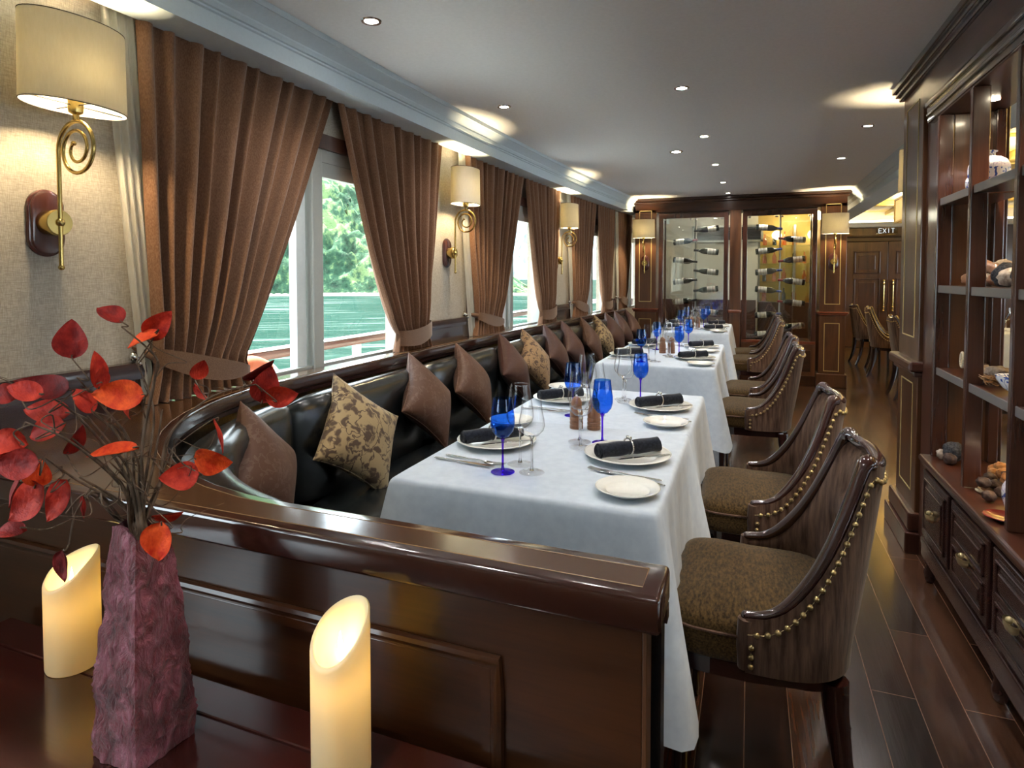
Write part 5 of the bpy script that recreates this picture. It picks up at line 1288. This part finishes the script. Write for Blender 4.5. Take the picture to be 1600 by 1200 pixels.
for i, (x, y) in enumerate(hall):
    if cloth0 is None:
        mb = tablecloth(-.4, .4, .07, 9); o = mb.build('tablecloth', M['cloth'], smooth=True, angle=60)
        for v_ in o.data.vertices: v_.co.x -= (TX0+TX1)/2
        o.data.update(); cloth0 = tag(o, 'white tablecloth on the %s table of the far hall' % nmh[i], 'tablecloth', 'tablecloths of the far hall', (x, y, 0))
    else: dup(cloth0, 'white tablecloth on the %s table of the far hall' % nmh[i], (x, y, 0), 0, 'tablecloths of the far hall')
    t = thing('dining_table', '%s table of the far hall under white cloth' % nmh[i], 'table', (x, y, 0), 0, 'tables of the far hall')
    MB().box(-.35, .35, -.39, .39, .725, ZTOP-.003, .006).build('tabletop', M['mahog'], t); MB().box(-.04, .04, -.04, .04, .0, .725, .01).build('pedestal', M['chairwood'], t)
    for k, (gx, gy) in enumerate(((-.15, -.2), (.12, -.1), (-.1, .2))):
        dup(protos['blue' if k == 0 else 'wine'], '%s on the %s table of the far hall, %s' % (('blue goblet', 'clear wine glass', 'clear wine glass')[k], nmh[i], ('aisle end', 'right', 'back')[k]), (x+gx, y+gy, z0), 0, 'glasses in the far hall')
    f = cane_chair if i % 2 == 0 else (lambda l, p, r, g: dup(chair0, l, p, r, g))
    f('%s dining chair on the aisle side of the %s table in far hall' % ('cane-backed' if i % 2 == 0 else 'brown', nmh[i]), (x-.62, y-.02, 0), PI, 'chairs of the far hall')
    dup(chair0, 'brown dining chair on the window side of the %s table in far hall' % nmh[i], (x+.62, y, 0), 0, 'chairs of the far hall')
dup(chair0, 'brown dining chair standing before the tables nearest the double doors', (1.72, 9.35, 0), PI-.15, 'chairs by the double doors')
dup(chair0, 'rearmost brown dining chair in the row near double doors', (1.70, 10.55, 0), PI+.1, 'chairs by the double doors')
def lantern(label, loc, s_=.25, h=.30):
    t = thing('ceiling_lantern', label, 'lamp', loc, 0, 'square lanterns of the far hall')
    mb = MB()
    for a in (-s_, s_):
        for b in (-s_, s_): mb.box(a-.01, a+.01, b-.01, b+.01, -h, 0)
        for z in (0, -h): mb.box(-s_, s_, a-.01, a+.01, z-.012, z+.012); mb.box(a-.01, a+.01, -s_, s_, z-.012, z+.012)
    mb.tube([(0, 0, 0), (0, 0, .13)], .012, 8); mb.box(-s_, s_, -.006, .006, -.006, .006); mb.box(-.006, .006, -s_, s_, -.006, .006)
    mb.build('lantern_frame', M['golddark'], t)
    mb = MB()
    for a in (-s_+.004, s_-.008): mb.box(a, a+.004, -s_+.01, s_-.01, -h+.01, -.01); mb.box(-s_+.01, s_-.01, a, a+.004, -h+.01, -.01)
    mb.box(-s_+.01, s_-.01, -s_+.01, s_-.01, -h, -h+.004); mb.build('lantern_pane', M['shade'], t)
    lamp('lantern_light', 'POINT', (loc[0], loc[1], loc[2]-h*.5), 26, (1, .80, .48), .05)
lantern('large square glowing lantern nearest the double doors', (2.05, 9.35, 2.34))
lantern('square glowing lantern over the front inner table', (2.55, 5.6, 2.34))
lantern('square glowing lantern over the middle window-side table', (4.3, 7.6, 2.34))
lantern('square glowing lantern at the near end of far hall', (3.2, 1.5, 2.34))
# cove uplight washing the gold ceiling
for y in (2.5, 6.5, 10.5): lamp('cove_wash', 'AREA', (2.6, y, 2.3), 36, (1, .80, .48), 1.2, (PI, 0, 0))

# ------------------------------------------------------------------ downlights and added fill spots
M['lens'] = emit('downlight lens', (1, .97, .92), 30)
DL = [(-1.40, 2.08, 'nearest above the window cornice'), (-1.37, 3.40, 'second along the window cornice'), (-.355, 3.41, 'over the second table gap'), (-.322, 4.63, 'above the fourth table'), (-.57, 5.12, 'larger one near the middle of ceiling'), (-.306, 5.83, 'between the fourth and fifth tables'), (-.285, 6.96, 'above the fifth and farthest tables'), (-.265, 7.86, 'closest to the wine cabinet'), (.716, 4.70, 'over the aisle behind the near pillar'), (.706, 5.90, 'over the aisle before the wine cabinet'),
      (-.33, 1.9, None), (-.6, .3, None), (.45, 1.5, None), (.2, -.6, None), (-1.1, -1.0, None), (.45, 3.0, None)]  # entries without a label are added fill spots, no fitting modelled
for x, y, lb in DL:
    if lb:
        t = thing('downlight', 'small recessed ceiling downlight, %s' % lb, 'downlight', (x, y, HC), 0, 'recessed downlights')
        k = 1.3 if 'larger' in lb else 1
        MB().lathe([(.026*k, .0), (.030*k, -.004), (.038*k, -.004), (.041*k, 0)], 28, close=False).build('trim_ring', M['silver'], t, smooth=True)
        MB().lathe([(.0001, -.001), (.026*k, -.001)], 24, close=False).build('lens', M['lens'], t)
    lamp('downlight_and_fill_spot', 'SPOT', (x, y, HC-.012), 14, (1, .96, .91), .03, (0, 0, 0), 125, 1)

# ------------------------------------------------------------------ outside: deck, rail, water, hill, mountain
struct(MB().box(-3.35, -2.08, -4, 16, -.32, -.22).build('floor', M['white']))
rl = thing('deck_railing', 'ship railing with a varnished wooden handrail and white posts', 'railing', (-2.95, 5, 0))
MB().box(-.055, .055, -9, 11, .775, .835, .02).build('handrail', M['rail'] if 'rail' in M else M.setdefault('rail', wood('varnished rail', (.05,.012,.006), (.11,.035,.018), axis='Y')), rl, smooth=True)
MB().box(-.05, .05, -9, 11, .835, .842, .002).build('rail_cap', M['white'], rl)
for k in range(13): MB().box(-.025, .025, -8.8+k*1.45+.69-.03-.0, -8.8+k*1.45+.69+.03, -.22, .775, .006).build('post', M['white'], rl)
for z in (.58, .34, .1): MB().tube([(0, -9, z), (0, 11, z)], .014, 8).build('mid_rail', M['white'], rl, smooth=True)
t = thing('lifebuoy', 'orange lifebuoy hanging on the deck railing outside the first window', 'lifebuoy', (-2.85, 2.88, .52))
mo = plain('orange canvas', (.30,.06,.015), .6)
mb = MB(); mb.tube([(0, .26*math.cos(2*PI*k/40), .26*math.sin(2*PI*k/40)) for k in range(40)], .055, 12, closed=True); mb.build('ring', mo, t, smooth=True)
for k in range(4):
    a = PI/4+PI/2*k; MB().tube([(0, .26*math.cos(a+d), .26*math.sin(a+d)) for d in (-.12, 0, .12)], .058, 12).build('white_band', M['white'], t, smooth=True)
m, nt, bs = newmat('green bay water'); M['water'] = m
w1 = noise(nt, coords(nt, (.35, 1, 1), (0, 0, .35)), 1.4, 6, .65, .3); w2 = noise(nt, coords2(nt, (0, 0, -.62), (.035, .42, 1)), 1.0, 7, .68, .6)
nt.links.new(ramp(nt, w2, [(.3, (.0045,.0165,.0125)), (.50, (.006,.0210,.0160)), (.57, (.012,.030,.024)), (.64, (.085,.10,.10))]), bs.inputs['Base Color'])  # pale streaks are glints painted into the water colour
df = N(nt, 'ShaderNodeBsdfDiffuse'); nt.links.new(bs.inputs['Base Color'].links[0].from_socket, df.inputs[0]); gl_ = N(nt, 'ShaderNodeBsdfGlossy'); gl_.inputs['Roughness'].default_value = .25
bp_ = bump(nt, w1, bs, .9, .35); nt.links.new(bp_.outputs[0], gl_.inputs['Normal']); nt.links.new(bp_.outputs[0], df.inputs['Normal']); mx_ = N(nt, 'ShaderNodeMixShader'); mx_.inputs[0].default_value = .010
nt.links.new(df.outputs[0], mx_.inputs[1]); nt.links.new(gl_.outputs[0], mx_.inputs[2]); nt.links.new(mx_.outputs[0], nt.nodes['Material Output'].inputs['Surface'])
tag(MB().add([(-3.4, -400, -3), (-3.4, 1500, -3), (-2500, 1500, -3), (-2500, -400, -3)], [(0, 1, 2, 3)]).build('bay_water', M['water']), 'green rippled bay water beyond the windows', 'water')
m, nt, bs = newmat('forest canopy'); M['forest'] = m
a = noise(nt, coords(nt), .55, 6, .62); b2 = noise(nt, coords(nt), .10, 3)
ad = N(nt, 'ShaderNodeMath', operation='MULTIPLY_ADD'); nt.links.new(b2, ad.inputs[0]); ad.inputs[1].default_value = .8; nt.links.new(a, ad.inputs[2])
nt.links.new(ramp(nt, ad.outputs[0], [(.68, (.010,.026,.017)), (.90, (.032,.072,.040)), (1.12, (.11,.165,.070))]), bs.inputs['Base Color']); P(bs, rough=.9, spec=.1); bump(nt, a, bs, 1, .8)
def hill(name, label, mat, base, H, depth, seed, clump=1.0, nu=260, nv=120):
    L_ = [0]
    for a_, b_ in zip(base, base[1:]): L_.append(L_[-1]+math.dist(a_, b_))
    def bp(s_):
        s_ *= L_[-1]
        for i in range(1, len(L_)):
            if s_ <= L_[i]+1e-6:
                t_ = (s_-L_[i-1])/(L_[i]-L_[i-1]); return [base[i-1][k]+(base[i][k]-base[i-1][k])*t_ for k in (0, 1)]
    def fn(u, v):
        p = bp(u); r = math.hypot(*p); dx, dy = p[0]/r, p[1]/r
        w_ = depth*v; x, y = p[0]+dx*w_, p[1]+dy*w_
        n_ = nz.fractal(Vector((x*.03, y*.03, seed)), 1.0, 2.0, 4)
        z = H(u)*(1-(1-v)**1.7)*(1+.25*n_)
        c_ = (1-abs(nz.noise(Vector((x*.28, y*.28, z*.28)))))**2; c2_ = nz.noise(Vector((x*.7, y*.7, z*.7+seed)))
        z += clump*(2.2*c_+1.1*c2_)*min(1, v*14)*min(1, H(u)/6)
        k = clump*(1.6*c_+.9*c2_)*min(1, v*14)
        return (x-dx*k, y-dy*k, -3.05+z)
    mb = MB(); mb.grid(nu, nv, fn); o = mb.build(name, mat, smooth=True, angle=180); return tag(o, label, 'hill')
def H1(u):
    return 98*(1-max(0, (u-.62)/.38))**1.35 if u < 1 else 0
hill('forested_hill', 'steep green forested hill rising from the bay', M['forest'], [(-210, 30), (-150, 80), (-98, 107), (-76, 116), (-60, 124), (-44, 130)], H1, 62, 3)
mk = plain('haze-tinted limestone', (.13,.18,.20), .9)  # blue-grey of aerial haze painted into the rock colour
hill('limestone_karst', 'haze-tinted limestone mountain standing far across the bay', mk, [(-330, 640), (-250, 660), (-190, 680), (-120, 700), (-40, 720)], lambda u: 95*math.sin(PI*u)**.8*(1+.3*math.sin(u*9)), 120, 8, 2.0, 120, 40)
rk = MB(); 
for k in range(70):
    u = k/69; b = [(-150, 80), (-98, 107), (-76, 116), (-60, 124), (-44, 130)]; q = u*4; i_ = min(3, int(q)); f_ = q-i_
    rk.sphere((b[i_][0]+(b[i_+1][0]-b[i_][0])*f_+.3*math.sin(k*7), b[i_][1]+(b[i_+1][1]-b[i_][1])*f_, -3), .8+.4*math.sin(k*3.3)**2, 6, sx=1.8, sz=.6)
o = rk.build('shore_rocks', plain('shore rock', (.36,.33,.27), .9), smooth=True); tag(o, 'line of pale rocks along the shore under the hill', 'rocks'); o['kind'] = 'stuff'
